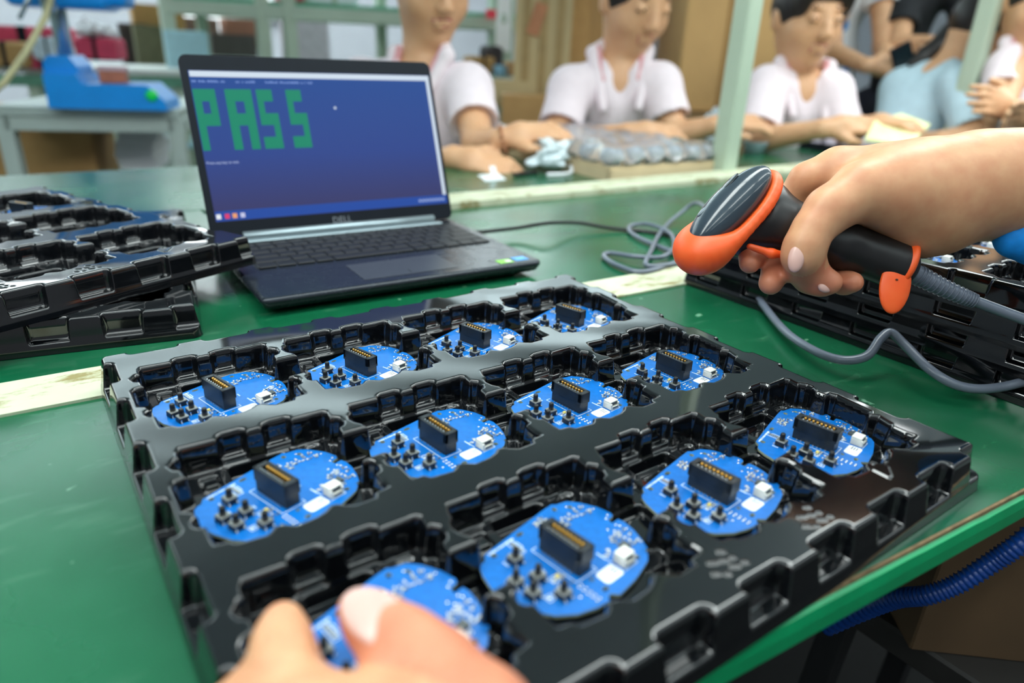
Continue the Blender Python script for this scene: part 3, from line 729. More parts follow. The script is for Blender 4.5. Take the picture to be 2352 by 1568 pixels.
# lid
TL = math.radians(20); HY, LH = .222, .212
lid = bpy.data.objects.new('lid', None); COL.objects.link(lid); lid.empty_display_size = .02; lid.parent = lap
lidm = slab(LW, LH, .009, [(.0012, -.0055), (0, -.0045), (0, -.0006), (.0006, 0)])
lid_me = lidm.build('lid', M_bezel, lap); bpy.data.objects.remove(lid); lid = lid_me
lid.location = (0, HY, LT + .002); lid.rotation_euler = (math.pi / 2 - TL, 0, 0)
MB().tube([(.035, HY + .001, LT + .003), (LW - .03, HY + .001, LT + .003)], .006, 14).build('hinge_bar', M_silver, lap)
MB().box((LW / 2, HY - .013, LT + .001), (.265, .012, .002), ch=.0006).build('speaker_strip', M_silver, lap)
# screen: lit panel with its window, letters, cursor, task bar
def screen_mat():
    m = bpy.data.materials.new('lit_screen_blue'); m.use_nodes = True; nt = m.node_tree; b = nt.nodes['Principled BSDF']
    b.inputs['Base Color'].default_value = (.004, .005, .008, 1); b.inputs['Roughness'].default_value = .28
    tc = nt.nodes.new('ShaderNodeTexCoord'); sp = nt.nodes.new('ShaderNodeSeparateXYZ'); cr = nt.nodes.new('ShaderNodeValToRGB')
    mr = nt.nodes.new('ShaderNodeMapRange'); mr.inputs[1].default_value = .02; mr.inputs[2].default_value = .19
    nt.links.new(tc.outputs['Object'], sp.inputs[0]); nt.links.new(sp.outputs[1], mr.inputs[0]); nt.links.new(mr.outputs[0], cr.inputs[0])
    e = cr.color_ramp.elements; e[0].color = (*lin((66, 62, 104)), 1); e[1].color = (*lin((34, 80, 160)), 1)
    e2 = cr.color_ramp.elements.new(.45); e2.color = (*lin((48, 74, 152)), 1)
    nt.links.new(cr.outputs[0], b.inputs['Emission Color']); b.inputs['Emission Strength'].default_value = .8; b.inputs['Specular IOR Level'].default_value = .2
    return m
def glow(name, rgb, s=1.0):
    m = bpy.data.materials.new(name); m.use_nodes = True; b = m.node_tree.nodes['Principled BSDF']
    b.inputs['Base Color'].default_value = (.004, .004, .004, 1); b.inputs['Roughness'].default_value = .3; b.inputs['Specular IOR Level'].default_value = .2
    b.inputs['Emission Color'].default_value = (*lin(rgb), 1); b.inputs['Emission Strength'].default_value = s
    return m
scr = MB().add([(.008, .021, .0002), (.311, .021, .0002), (.311, .194, .0002), (.008, .194, .0002)], [(0, 1, 2, 3)]).build('screen', screen_mat(), lid)
def onscr(name, rects, m, z=.0004):
    mb = MB()
    for x0, y0, x1, y1 in rects: mb.add([mm(x0, y0, z * 1000), mm(x1, y0, z * 1000), mm(x1, y1, z * 1000), mm(x0, y1, z * 1000)], [(0, 1, 2, 3)])
    return mb.build(name, m, scr)
G_white, G_green, G_txt, G_task = glow('lit_window_frame', (208, 222, 236)), glow('lit_pass_letters', (16, 134, 104), 1.0), glow('lit_small_text', (120, 150, 214)), glow('lit_task_bar', (34, 74, 160))
onscr('title_bar', [(9, 186.8, 310.5, 193.4)], G_white)
onscr('scroll_bar', [(305.6, 33, 310.4, 186.8)], G_white)
onscr('task_bar', [(8.5, 21.4, 311, 33)], G_task)
for i, (x, c) in enumerate(((12, (230, 236, 240)), (21.5, (220, 60, 110)), (30, (236, 160, 110)), (39, (196, 200, 230)))):
    onscr('task_icon', [(x - 2.6, 24, x + 2.6, 29.6)], glow('lit_icon_%d' % i, c), .0006)
onscr('tray_icon', [(268 + i * 5, 25.5, 271.5 + i * 5, 28.8) for i in range(8)], glow('lit_tray', (150, 170, 220)), .0006)
FONT = {'P': '111111 111111 110011 110011 111111 111111 110000 110000 110000 110000', 'A': '111111 111111 110011 110011 111111 111111 110011 110011 110011 110011', 'S': '111110 111110 110000 110000 111111 111111 000011 000011 111111 111111'}
# letters are made of rows of small characters, as a text console prints them
for ch_, x0, wd in (('P', 9, 24), ('A', 43.5, 30), ('S', 79, 22), ('S', 114, 22)):
    rows_ = FONT[ch_].split(); rects = []
    for r_, row in enumerate(rows_):
        for c_, v in enumerate(row):
            if v == '1':
                w_, h_ = wd / 6, 70 / 10; xx, yy = x0 + c_ * w_, 173 - (r_ + 1) * h_
                rects.append((xx, yy, xx + w_ + .02, yy + h_ + .02))
    o = onscr('letter', rects, G_green, .0006)
rt = random.Random(9)
def tiny(x, y, n, h_=2.4):
    rs = []; 
    for k in range(n):
        w_ = rt.choice((1.1, 1.4, 1.7)); 
        if rt.random() > .12: rs.append((x, y, x + w_, y + h_ * rt.choice((.7, 1, 1))))
        x += w_ + .5
    return rs
onscr('console_text', tiny(10, 180.5, 20) + tiny(58, 180.5, 12) + tiny(92, 180.5, 30), G_txt)
me = text_mesh('Press any key to exit.', .0042); o = link('console_text', me, glow('lit_prompt', (190, 205, 240)), scr); o.location = mm(9.5, 87.5, .6)
MB().lathe([(.0017, 0), (.0017, .00005)], mm(173, 151, .6), 10).build('mouse_pointer', G_white, scr)
me = text_mesh('DELL', .0115); o = link('maker_lettering', me, mat('grey_logo_metal', (140, 146, 152), .3, metal=.5), lid); o.location = mm(145.5, 7.5, .25)

# ================================================================== CABLES
M_cable = mat('grey_pvc_cable', (104, 112, 126), .32, var=.06, scale=60, coat=.2)
def cable(name, label, pts, r, m, cat='cable', n=10, parent=None, **kw):
    t = thing(name, label, cat, pts[0], **kw)
    p = [np.array(q) - np.array(pts[0]) for q in pts]
    MB().tube(spline(p, 10), r, n).build('lead', m, t); return t
lp = lap.matrix_basis
plug_end = lp @ Vector((LW + .001, .166, .010))
bc = cable('charger_cable', 'thin black cable with a plug running right from the laptop side', [np.array(plug_end) + np.array((.012, -.002, .002))] + [PZ(x, y, z) for x, y, z in ((1190, 523, .013), (1260, 512, .02), (1330, 512, .012), (1390, 522, .006), (1440, 528, .0035), (1500, 534, .003), (1580, 548, .003), (1690, 560, .003))], .0027, M_rub)
b_ = np.array(bc.location)
MB().tube([np.array(plug_end) - b_ + d for d in (np.array((0, 0, 0)), np.array((.004, -.0004, 0)), np.array((.013, -.002, .002)))], [.005, .0046, .003], 12).build('plug', M_rub, bc)
sc_pts = [PZ(*q) for q in ((1700, 606, .02), (1612, 470, .035), (1560, 492, .014), (1520, 530, .006), (1496, 575, .009), (1487, 610, .008), (1560, 604, .0045), (1640, 590, .0045), (1690, 560, .0045), (1570, 596, .0045), (1480, 624, .0045), (1420, 610, .0045), (1388, 590, .0045), (1400, 581, .0048), (1460, 589, .0085), (1520, 590, .0085), (1548, 566, .0085), (1538, 535, .0085), (1490, 515, .009), (1450, 518, .0045), (1447, 532, .0045), (1480, 552, .0045), (1560, 582, .0045), (1650, 596, .0045))]
gc = cable('scanner_cable_coil', 'grey scanner cable coiled in loose loops between laptop and scanner', sc_pts, .0031, M_cable)
c2 = [PZ(*q) for q in ((1660, 560, .012), (1690, 606, .010), (1730, 668, .009), (1795, 752, .008), (1860, 800, .010), (1930, 826, .012), (1990, 818, .018), (2022, 778, .030), (2046, 764, .034), (2078, 792, .028), (2140, 852, .018), (2210, 888, .012), (2290, 890, .012), (2400, 862, .02), (2600, 800, .02))]
cable('scanner_cable', 'grey cable with a small hump lying over the green bench below the scanner', c2, .0038, M_cable)

# ================================================================== BARCODE SCANNER (held)
M_or = mat('orange_rubber_bumper', (255, 92, 30), .42, var=.06, scale=80, rgb2=(255, 104, 44))
M_blk = mat('black_satin_scanner_plastic', (30, 29, 30), .36, var=.12, scale=40, rvar=.05)
M_slate = mat('slate_gloss_scanner_cover', (52, 64, 74), .16, var=.06, scale=30, coat=.3)
M_lens = mat('dark_window_gloss', (24, 32, 38), .06, var=.05, scale=30)
SD = .50
def S(px, py, z=0): return P(px, py, SD - z * SD / FPX)      # z in pixels towards the lens
pxm = SD / FPX
def dirv(x, y, z): return nrm(RIGHT * x - UP * y + BACK * z)
La, Na = dirv(.69, -.72, 0), dirv(-.60, -.575, .556)
Rh = frame(La, np.cross(Na, La))           # rows: long axis, width axis, normal
bs = thing('barcode_scanner', 'orange and black handheld barcode scanner held over the tray', 'scanner', S(1800, 550))
def rad(*a): return np.array(a) * pxm
C0 = S(1690, 494, 0)
NA = lambda k: Na * k * pxm
hk = .0011
Wa = np.cross(Na, La)
ring = []
for i in range(40):
    q = []
    for j in (i, i + 1):
        th = 2 * math.pi * j / 40; c_ = math.cos(th)
        q.append((C0 + NA(4) + La * (126 * c_ - 6) * pxm + Wa * (66 + 8 * max(0, -c_)) * math.sin(th) * pxm, (13 + 26 * max(0, -c_) ** 2) * pxm))
    ring.append(cone(q[0][0], q[1][0], q[0][1], q[1][1], k=.002))
blob('bumper', ring + [ell(S(1615, 567, 0), rad(50, 58, 46), Rh, k=.012), ell(C0, rad(116, 58, 16), Rh, k=.004)], .0012, .004, M_or, bs)
CC = S(1675, 477, 20)
blob('top_cover', [ell(CC, rad(126, 54, 42), Rh)], hk, .004, M_slate, bs)
for nm_, a_, b_, rd, mm_ in (('thumb_dip', 38, 19, (32, 15, 3), M_lens), ('good_read_lamp', -50, 18, (16, 8, 4), mat('clear_lamp_lens', (120, 132, 140), .1, var=.05))):
    h_ = 41 * math.sqrt(1 - (a_ / 120) ** 2 - (b_ / 52) ** 2); nv = nrm(La * a_ / 14400 + Wa * b_ / 2704 + Na * h_ / 1681)
    blob(nm_, [ell(CC + (La * a_ + Wa * b_ + Na * h_) * pxm, rad(*rd), frame(La, np.cross(nv, La)))], .0006, .001, mm_, bs)
blob('housing', [cone(S(1712, 520, -34), S(1764, 456, -36), 50 * pxm, 42 * pxm), cone(S(1706, 552, -30), S(1776, 524, -20), 40 * pxm, 54 * pxm, k=.01), cone(S(1775, 504, -20), S(1850, 532, -4), 62 * pxm, 53 * pxm, k=.012),
                 cone(S(1850, 532, -4), S(1930, 562, 0), 52 * pxm, 52 * pxm, k=.008), cone(S(1930, 562, 0), S(2052, 605, 0), 52 * pxm, 55 * pxm, k=.006)], .0013, .006, M_blk, bs)
blob('trigger', [cone(S(1722, 566, 34), S(1772, 582, 36), 7 * pxm, 10 * pxm), cone(S(1772, 582, 36), S(1815, 586, 30), 10 * pxm, 7 * pxm)], .0008, .003, M_or, bs)
Ax = dirv(.94, .34, 0)
Rb = frame(Ax, dirv(-.34, .94, 0))
blob('end_band', [ell(S(2070, 606, -2), rad(20, 64, 60), Rb), rbx(S(2030, 592, 0), rad(18, 90, 90), .0005, Rb, k=.001, sub=True)], .0009, .002, M_or, bs)
Rt = frame(dirv(.93, .30, .22), dirv(-.2, .98, .0))
blob('end_flap', [ell(S(2056, 655, 36), rad(36, 66, 12), frame(dirv(.97, .2, -.05), dirv(-.14, .99, .06)))], .0008, .002, M_or, bs)
blob('flap_hole', [ell(S(2060, 642, 48.5), rad(3.2, 3.0, 2))], .0003, .0005, M_rub, bs)
lo_ = np.array(bs.location)
bt = [S(2084, 618, 4), S(2112, 634, 2), S(2160, 658, 2), S(2210, 680, 4), S(2240, 692, 6)]
tb = MB().tube([p - lo_ for p in spline(bt, 6)], list(np.linspace(24, 15, 25) * pxm), 14)
sp_ = spline(bt, 14)
for i in range(12, len(sp_) - 2, 3):
    d = nrm(sp_[i + 1] - sp_[i]); c = sp_[i] - lo_; r = (24 - 9 * i / len(sp_)) * pxm * 1.12
    tb.tube([c, c + d * 2.2 * 4.2 * pxm / 4], r, 14)
tb.build('strain_relief', M_cable, bs)
tail = spline([S(2236, 690, 6), S(2300, 714, 10), S(2380, 744, 20), S(2520, 800, 30)], 8)
MB().tube([p - lo_ for p in tail], 12.5 * pxm, 12).build('lead', M_cable, bs)

# ================================================================== HANDS
M_skin = mat('warm_skin', (222, 168, 126), .46, var=.06, scale=60, rgb2=(208, 144, 106), sss=.12, bump=.05, rvar=.05)
M_skinr = mat('rosy_fingertip_skin', (218, 142, 108), .46, var=.06, scale=60, rgb2=(206, 126, 94), sss=.12, bump=.05)
M_nail = mat('pale_pink_fingernail', (222, 178, 166), .3, var=.04, scale=100)
M_cuff = mat('bright_blue_sleeve_cloth', (0, 140, 232), .7, var=.1, scale=160, bump=.2)
def dc(pts, k=.006, m=0):
    """chain of tapered segments; pts = (px,py,z,r)"""
    return [cone(S(*pts[i][:3]), S(*pts[i + 1][:3]), pts[i][3] * pxm, pts[i + 1][3] * pxm, k=k, m=m) for i in range(len(pts) - 1)]
op = thing('person', 'arm and hand reaching in to grip the orange barcode scanner, blue cuff', 'person', S(2352, 430))
h = []
h += dc([(2640, 452, 30, 128), (2480, 440, 10, 122), (2352, 428, 0, 114), (2250, 424, -2, 104), (2190, 428, 0, 96)], k=.02)          # forearm, wrist
h += dc([(2200, 428, 2, 94), (2100, 424, -4, 80), (2010, 408, -12, 62)], k=.02)                                                    # back of the hand
h += dc([(2190, 470, 0, 76), (2140, 492, 8, 72), (2100, 505, 14, 60)], k=.018)                                                     # heel of the palm
h += dc([(2150, 520, -6, 54), (2112, 540, -10, 42)], k=.016)
h += dc([(2130, 440, 26, 84), (2050, 440, 44, 70), (1972, 442, 58, 54)], k=.02)                                                    # ball of the thumb
h += dc([(1972, 442, 58, 54), (1905, 482, 72, 45), (1866, 528, 80, 41)], k=.012)                                                  # thumb
h += dc([(1866, 528, 80, 40), (1850, 562, 82, 39), (1842, 588, 80, 34)], k=.006)
h += dc([(2080, 420, -30, 66), (2040, 470, -60, 56), (2010, 530, -84, 46)], k=.02)                                                 # palm round the far side
h += dc([(2010, 400, -20, 56), (1925, 388, -34, 42), (1852, 410, -56, 34)], k=.014)                                                # index, first bone
h += dc([(1852, 410, -56, 34), (1800, 470, -88, 30), (1752, 540, -60, 28)], k=.008)
h += dc([(1752, 540, -60, 28), (1728, 584, -20, 27)], k=.006, m=1) + dc([(1728, 584, -20, 27), (1722, 604, 0, 24)], k=.006, m=1)
h += dc([(1960, 420, -60, 44), (1880, 450, -92, 36), (1822, 520, -92, 32)], k=.01)                                                 # middle
h += dc([(1822, 520, -92, 32), (1788, 590, -52, 30)], k=.008) + dc([(1788, 590, -52, 30), (1770, 650, -4, 27)], k=.006, m=1)
h += dc([(1985, 470, -84, 42), (1920, 540, -96, 34), (1862, 610, -66, 31)], k=.01)                                                 # ring
h += dc([(1862, 610, -66, 31), (1862, 640, -20, 30), (1890, 648, 22, 28)], k=.006, m=1) + dc([(1890, 648, 22, 28), (1908, 648, 40, 25)], k=.006, m=1)
h += dc([(2010, 530, -84, 36), (1960, 596, -84, 29), (1928, 634, -52, 27)], k=.01)                                                 # little finger
h += dc([(1928, 634, -52, 27), (1938, 648, -10, 26), (1958, 648, 20, 24)], k=.006, m=1)
h += dc([(1862, 600, 40, 30), (1846, 616, 44, 24)], k=.01)
h += dc([(1840, 590, 66, 34), (1852, 632, 10, 30)], k=.012, m=1)
# creases: wrist folds and the web of the thumb
blob('body', h, .0017, .010, [M_skin, M_skinr], op)
blob('thumbnail', [ell(S(1829, 593, 106), rad(17, 31, 10), frame(dirv(.9, .16, .42), dirv(-.2, .97, -.1)))], .0007, .001, M_nail, op)
for px, py, z, a in ((1888, 664, 42, .2),):
    blob('fingernail', [ell(S(px + 6, py - 4, z + 8), rad(17, 12, 8), frame(dirv(.97, .1, -.2), dirv(-.1, .9, .3)))], .0006, .001, M_nail, op)
Rc = frame(dirv(.98, .08, -.05), dirv(-.08, 1, 0))
cf = [cone(S(2395, 436, 4), S(2660, 456, 30), 128 * pxm, 150 * pxm), cone(S(2352, 536, 20), S(2440, 560, 30), 46 * pxm, 66 * pxm, k=.02), cone(S(2324, 558, 24), S(2380, 560, 30), 24 * pxm, 40 * pxm, k=.015),
      cone(S(2560, 448, 18), S(2200, 425, 0), 124 * pxm, 104 * pxm, k=.004, sub=True)]
blob('sleeve', cf, .0022, .008, M_cuff, op)

# lower hand: thumb and forefinger closing on the board
HD = .245
def Hh(px, py, d): return P(px, py, d)
def hc(pts, k=.006, m=0): return [cone(P(*pts[i][:3]), P(*pts[i + 1][:3]), pts[i][3] * pts[i][2] / FPX, pts[i + 1][3] * pts[i + 1][2] / FPX, k=k, m=m) for i in range(len(pts) - 1)]
lo2 = thing('person', 'blurred thumb and forefinger pinching a board at the bottom edge', 'person', P(820, 1560, .235))
h2 = hc([(820, 1398, .256, 44), (862, 1432, .250, 62), (930, 1490, .240, 84), (1000, 1560, .230, 104), (1090, 1680, .212, 140), (1150, 1820, .196, 190)], k=.008, m=1)
h2 += hc([(650, 1424, .256, 40), (648, 1470, .250, 58), (652, 1540, .240, 72), (670, 1640, .226, 100), (760, 1800, .205, 130)], k=.008)
h2 += hc([(560, 1590, .236, 52), (580, 1660, .225, 78), (680, 1800, .21, 110)], k=.006)
h2 += hc([(480, 1640, .232, 50), (540, 1720, .222, 76), (660, 1820, .205, 110)], k=.006)
h2 += hc([(420, 1720, .228, 46), (500, 1780, .218, 70), (640, 1850, .205, 100)], k=.006)
h2 += hc([(760, 1800, .205, 200), (950, 1880, .196, 230), (1060, 2100, .185, 240)], k=.02)
blob('body', h2, .0016, .006, [M_skin, M_skinr], lo2)
nl = nrm(P(925, 1490, .240) - P(820, 1398, .256)); up_ = nrm(dirv(.35, -.62, .72)); up_ = nrm(up_ - nl * (up_ @ nl))
blob('thumbnail', [ell(P(868, 1418, .2405), (.0175, .0098, .0032), frame(nl, np.cross(up_, nl)), k=.001)], .0007, .001, M_nail, lo2)
# ================================================================== WORKERS
M_face = mat('worker_skin', (222, 174, 134), .5, var=.05, scale=30, rgb2=(214, 162, 122), sss=.08)
M_lip = mat('lip_skin', (176, 96, 92), .45, var=.05, scale=60)
M_lash = mat('dark_lash_and_brow', (52, 36, 30), .6, var=.1, scale=60)
M_hair = mat('black_hair', (26, 20, 19), .42, var=.3, scale=90, bump=.3)
M_pink = mat('pale_pink_polo_cloth', (238, 224, 230), .85, var=.03, scale=40, bump=.15)
M_trim = mat('rose_pink_collar_lining', (222, 162, 168), .85, var=.05, scale=60)
M_trou = mat('dark_work_trousers', (48, 52, 66), .85, var=.1, scale=50)
M_shoe = mat('black_shoe_leather', (30, 30, 32), .5, var=.1)
Z3 = np.array([0, 0, 1.])
def hand(prims, w, d, side, n, s=1.0, curl=.35, m=0):
    """five-fingered hand: w wrist, d pointing direction, side = thumb side, n = back-of-hand normal"""
    d, n = nrm(d), nrm(n); side = nrm(side - d * (d @ side)); n = np.cross(d, side) * np.sign(np.cross(d, side) @ n + 1e-9)
    w = np.array(w)
    prims.append(cone(w, w + d * .045 * s, .024 * s, .03 * s, k=.012, m=m))
    prims.append(ell(w + d * .055 * s, np.array((.046, .038, .015)) * s, frame(d, side), k=.012, m=m))
    for i, (o, L, r) in enumerate(((.028, .072, .0088), (.010, .080, .0092), (-.009, .074, .0088), (-.027, .058, .0078))):
        b = w + d * .088 * s + side * o * s; d1 = nrm(d + side * o * 3 - n * curl); d2 = nrm(d - n * curl * 2.4)
        q = b + d1 * L * .5 * s; prims.append(cone(b - d * .02 * s, q, r * 1.12 * s, r * s, k=.005, m=m)); prims.append(cone(q, q + d2 * L * .5 * s, r * s, r * .85 * s, k=.004, m=m))
    b = w + d * .03 * s + side * .03 * s; q = b + nrm(d * .8 + side * .75 - n * .2) * .036 * s
    prims.append(cone(w + d * .02 * s + side * .012 * s, q, .015 * s, .0115 * s, k=.008, m=m)); prims.append(cone(q, q + nrm(d + side * .1 - n * .35) * .03 * s, .0112 * s, .009 * s, k=.004, m=m))
def worker(label, neck, head, face, tilt_up, pelvis, shoulders, arms, shirt_m, hair='short', sleeve=.75, stand=False, collar=True, h=.0065, shirt_name='polo_shirt', group=None, vneck=True, hz=1.18):
    """neck, head, pelvis: points; face: direction the face looks; arms: list of (side, elbow, wrist, hand_dir, thumb_dir, back_normal)"""
    neck, head, pelvis = np.array(neck), np.array(head), np.array(pelvis)
    base = np.array((pelvis[0], pelvis[1], FLOOR)); t = thing('person', label, 'person', base, group=group)
    hf = nrm(face); hu = nrm(np.array(tilt_up) - hf * (hf @ np.array(tilt_up))); hs = np.cross(hu, hf)     # hs: person's left
    up = nrm(neck - pelvis); sL, sR = np.array(shoulders[0]), np.array(shoulders[1]); sd = nrm(sL - sR); fw = nrm(np.cross(sd, up))
    W = np.linalg.norm(sL - sR)
    B = []; C = head
    def hp(f, u, s): return C + (hf * f + hu * u + hs * s) * hz
    el_ = lambda c, r, *a, **k_: ell(c, np.array(r) * hz, *a, **k_)
    Rf = np.stack([hs, hf, hu])
    B.append(el_(C, (.073, .091, .098), Rf, k=.01)); B.append(el_(hp(.022, -.052, 0), (.060, .064, .068), Rf, k=.03))
    B.append(el_(hp(.052, -.098, 0), (.027, .025, .020), Rf, k=.03))
    for s in (-1, 1):
        B.append(el_(hp(.052, -.035, .038 * s), (.026, .024, .028), Rf, k=.02)); B.append(el_(hp(-.01, -.015, .075 * s), (.010, .02, .031), Rf, k=.006))
        B.append(el_(hp(.098, .008, .031 * s), (.019, .014, .010), Rf, k=.012, sub=True)); B.append(el_(hp(.078, .006, .031 * s), (.016, .012, .0085), Rf, k=.004))
        B.append(el_(hp(.0875, -.001, .031 * s), (.014, .006, .003), Rf, k=.001, m=2, th=.0012)); B.append(el_(hp(.084, .026, .032 * s), (.017, .006, .0026), Rf, k=.002, m=2, th=.0012))
        B.append(el_(hp(.100, -.032, .011 * s), (.0085, .008, .007), Rf, k=.006))
    B.append(cone(hp(.084, .012, 0), hp(.106, -.028, 0), .009 * hz, .0115 * hz, k=.012))
    B.append(el_(hp(.087, -.060, 0), (.022, .009, .0052), Rf, k=.003, m=1, th=.0012)); B.append(el_(hp(.086, -.070, 0), (.018, .009, .0058), Rf, k=.003, m=1, th=.0012))
    B.append(cone(neck - up * .05, hp(-.014, -.07, 0), .060, .054, k=.03))
    for q_ in (sL, sR): B.append(cone(neck - up * .06, q_, .050, .046, k=.04))
    B.append(ell(neck - up * .15, (W * .46, .095, .14), np.stack([sd, fw, up]), k=.05))
    B.append(ell(pelvis + up * .12, (W * .41, .10, .16), np.stack([sd, fw, up]), k=.05)); B.append(ell(pelvis, (W * .45, .115, .11), np.stack([sd, fw, up]), k=.05))
    T_ = []
    for s in (-1, 1):
        hip = pelvis + sd * s * .085 - up * .03
        if stand: knee = hip * np.array((1, 1, 0)) + fw * .03 + Z3 * (FLOOR + .46); ank = knee * np.array((1, 1, 0)) - fw * .03 + Z3 * (FLOOR + .09)
        else:
            ff = nrm(fw * np.array((1, 1, 0))); knee = hip + ff * .36 + sd * s * .03 - Z3 * .03; knee[2] = min(knee[2], -.13); ank = knee * np.array((1, 1, 0)) - ff * .05 + Z3 * (FLOOR + .09)
        T_ += [cone(hip, knee, .078, .058, k=.03), cone(knee, ank, .058, .042, k=.02)]
        B += [cone(hip, knee, .07, .05, k=.03), cone(knee, ank, .05, .035, k=.02)]
        ft = nrm(fw * np.array((1, 1, 0))); B.append(cone(ank - Z3 * .05 - ft * .02, ank - Z3 * .058 + ft * .13, .032, .026, k=.02))
    SH = [cone(neck - up * .055, sL, .058, .058, k=.04), cone(neck - up * .055, sR, .058, .058, k=.04), ell(neck - up * .15, (W * .50, .115, .155), np.stack([sd, fw, up]), k=.05), ell(pelvis + up * .11, (W * .47, .13, .20), np.stack([sd, fw, up]), k=.06), cone(neck - up * .05, neck - up * .0, .07, .064, k=.03)]
    for side, el, wr, hd, td, bn in arms:
        s0 = sL if side == 'L' else sR; el, wr = np.array(el), np.array(wr)
        B += [cone(s0, el, .046, .037, k=.03), cone(el, wr, .038, .025, k=.015)]
        SH.append(cone(s0, s0 + (el - s0) * sleeve, .060, .062, k=.03))
        if hd is not None: hand(B, wr, hd, td, bn)
    blob('body', B, h, .012, [M_face, M_lip, M_lash], t)
    for side, el, wr, hd, td, bn in arms:
        s0 = sL if side == 'L' else sR; el = np.array(el); e_ = s0 + (el - s0) * sleeve; d = nrm(el - s0)
        SH.append(cone(e_ + d * .047, e_ + d * .16, .085, .085, k=.003, sub=True))
    if vneck: SH.append(cone(neck + fw * .10 + up * .03, neck + fw * .155 - up * .15, .062, .010, k=.004, sub=True)); 
    SH.append(cone(neck - up * .02, neck + up * .12, .056, .075, k=.004, sub=True))
    blob(shirt_name, SH, h, .012, shirt_m, t, smooth_it=2)
    if collar:
        for s in (-1, 1):
            a, b, c = neck - fw * .07 + up * .035 + sd * s * .02, neck + sd * s * .078 + up * .030 + fw * .01, neck + sd * s * .050 - up * .085 + fw * .128
            blob('collar', [cone(a, b, .016, .018), cone(b, c, .018, .013)], .005, .01, shirt_m, t)
            blob('collar_lining', [cone(b - sd * s * .014 + up * .012, c * .55 + b * .45 - sd * s * .014 + up * .008, .009, .009)], .004, .004, M_trim if shirt_m is M_pink else shirt_m, t)
    blob('trousers', T_ + [ell(pelvis - up * .01, (W * .47, .125, .115), np.stack([sd, fw, up]), k=.05)], .012, .02, M_trou, t)
    HR = [el_(hp(-.012, .018, 0), (.083, .096, .098), Rf)]
    if hair == 'ponytail': HR += [cone(hp(-.09, .03, 0), hp(-.16, -.02, .02), .035, .045, k=.02), cone(hp(-.16, -.02, .02), hp(-.24, -.20, .05), .04, .018, k=.02)]
    if hair == 'tied': HR += [el_(hp(-.105, -.02, 0), (.04, .035, .04), Rf, k=.015)]
    HR.append(el_(hp(.085, -.045, 0), (.062, .07, .108), Rf, k=.006, sub=True)); HR.append(rbx(hp(.0, -.135, 0), (.2, .2, .07), .01, Rf, k=.01, sub=True))
    if hair == 'bangs':
        HR += [el_(hp(.062, .058, .0), (.058, .03, .026), Rf, k=.01), el_(hp(.05, .045, .055), (.018, .035, .045), Rf, k=.01), el_(hp(.05, .045, -.055), (.018, .035, .045), Rf, k=.01)]
    blob('hair', HR, .006, .008, M_hair, t)
    return t
D_ = lambda x, y, z: nrm(RIGHT * x - UP * y + BACK * z)
toward = nrm(BACK * np.array((1, 1, 0)))          # horizontal, towards the lens
rightw = nrm(RIGHT * np.array((1, 1, 0)))
def face_dir(turn, down): return nrm(toward * math.cos(turn) + rightw * math.sin(turn) - Z3 * down)
# worker 1, behind the laptop
n1 = P(972, 150, 1.74)
worker('person in a pale pink polo behind the laptop, face cut off above the nose', n1, P(990, -50, 1.68), face_dir(.48, .32), Z3, n1 - Z3 * .46 + nrm(-toward) * .16,
       (P(1074, 206, 1.72), P(830, 190, 1.86)),
       [('L', P(1098, 330, 1.62), P(1150, 322, 1.54), D_(.9, -.22, .1), D_(.1, .6, .6), D_(-.2, -1, .3)), ('R', P(860, 400, 1.72), P(1040, 362, 1.50), D_(.9, .20, .28), D_(.3, -.6, -.5), D_(-.1, -1, .2))], M_pink, 'tied', .74)
n2 = P(1420, 140, 1.98)
worker('person in a pale pink polo behind the parts carton, looking down', n2, P(1462, -6, 1.91), face_dir(.42, .40), Z3, n2 - Z3 * .47 + nrm(-toward) * .16,
       (P(1514, 196, 1.98), P(1310, 204, 1.98)),
       [('R', P(1276, 330, 1.92), P(1440, 306, 1.78), D_(.95, .0, .15), D_(.1, .7, .5), D_(0, -1, .3)), ('L', P(1548, 310, 1.96), P(1640, 288, 1.90), D_(.9, -.1, .1), D_(-.1, .6, .5), D_(0, -1, .2))], M_pink, 'tied', .80)
n3 = P(1840, 168, 2.10)
worker('person with a dark fringe in a pale pink polo between the two posts', n3, P(1856, 32, 2.02), face_dir(.20, .20), Z3, n3 - Z3 * .47 + nrm(-toward) * .14,
       (P(1910, 212, 2.10), P(1764, 200, 2.08)),
       [('R', P(1738, 322, 2.00), P(1890, 296, 1.86), D_(.92, -.12, .1), D_(.1, .7, .5), D_(0, -1, .3)), ('L', P(1938, 316, 2.08), P(1985, 290, 1.92), D_(.5, .1, .8), D_(-.6, .2, .3), D_(0, -1, .3))], M_pink, 'bangs', .92)
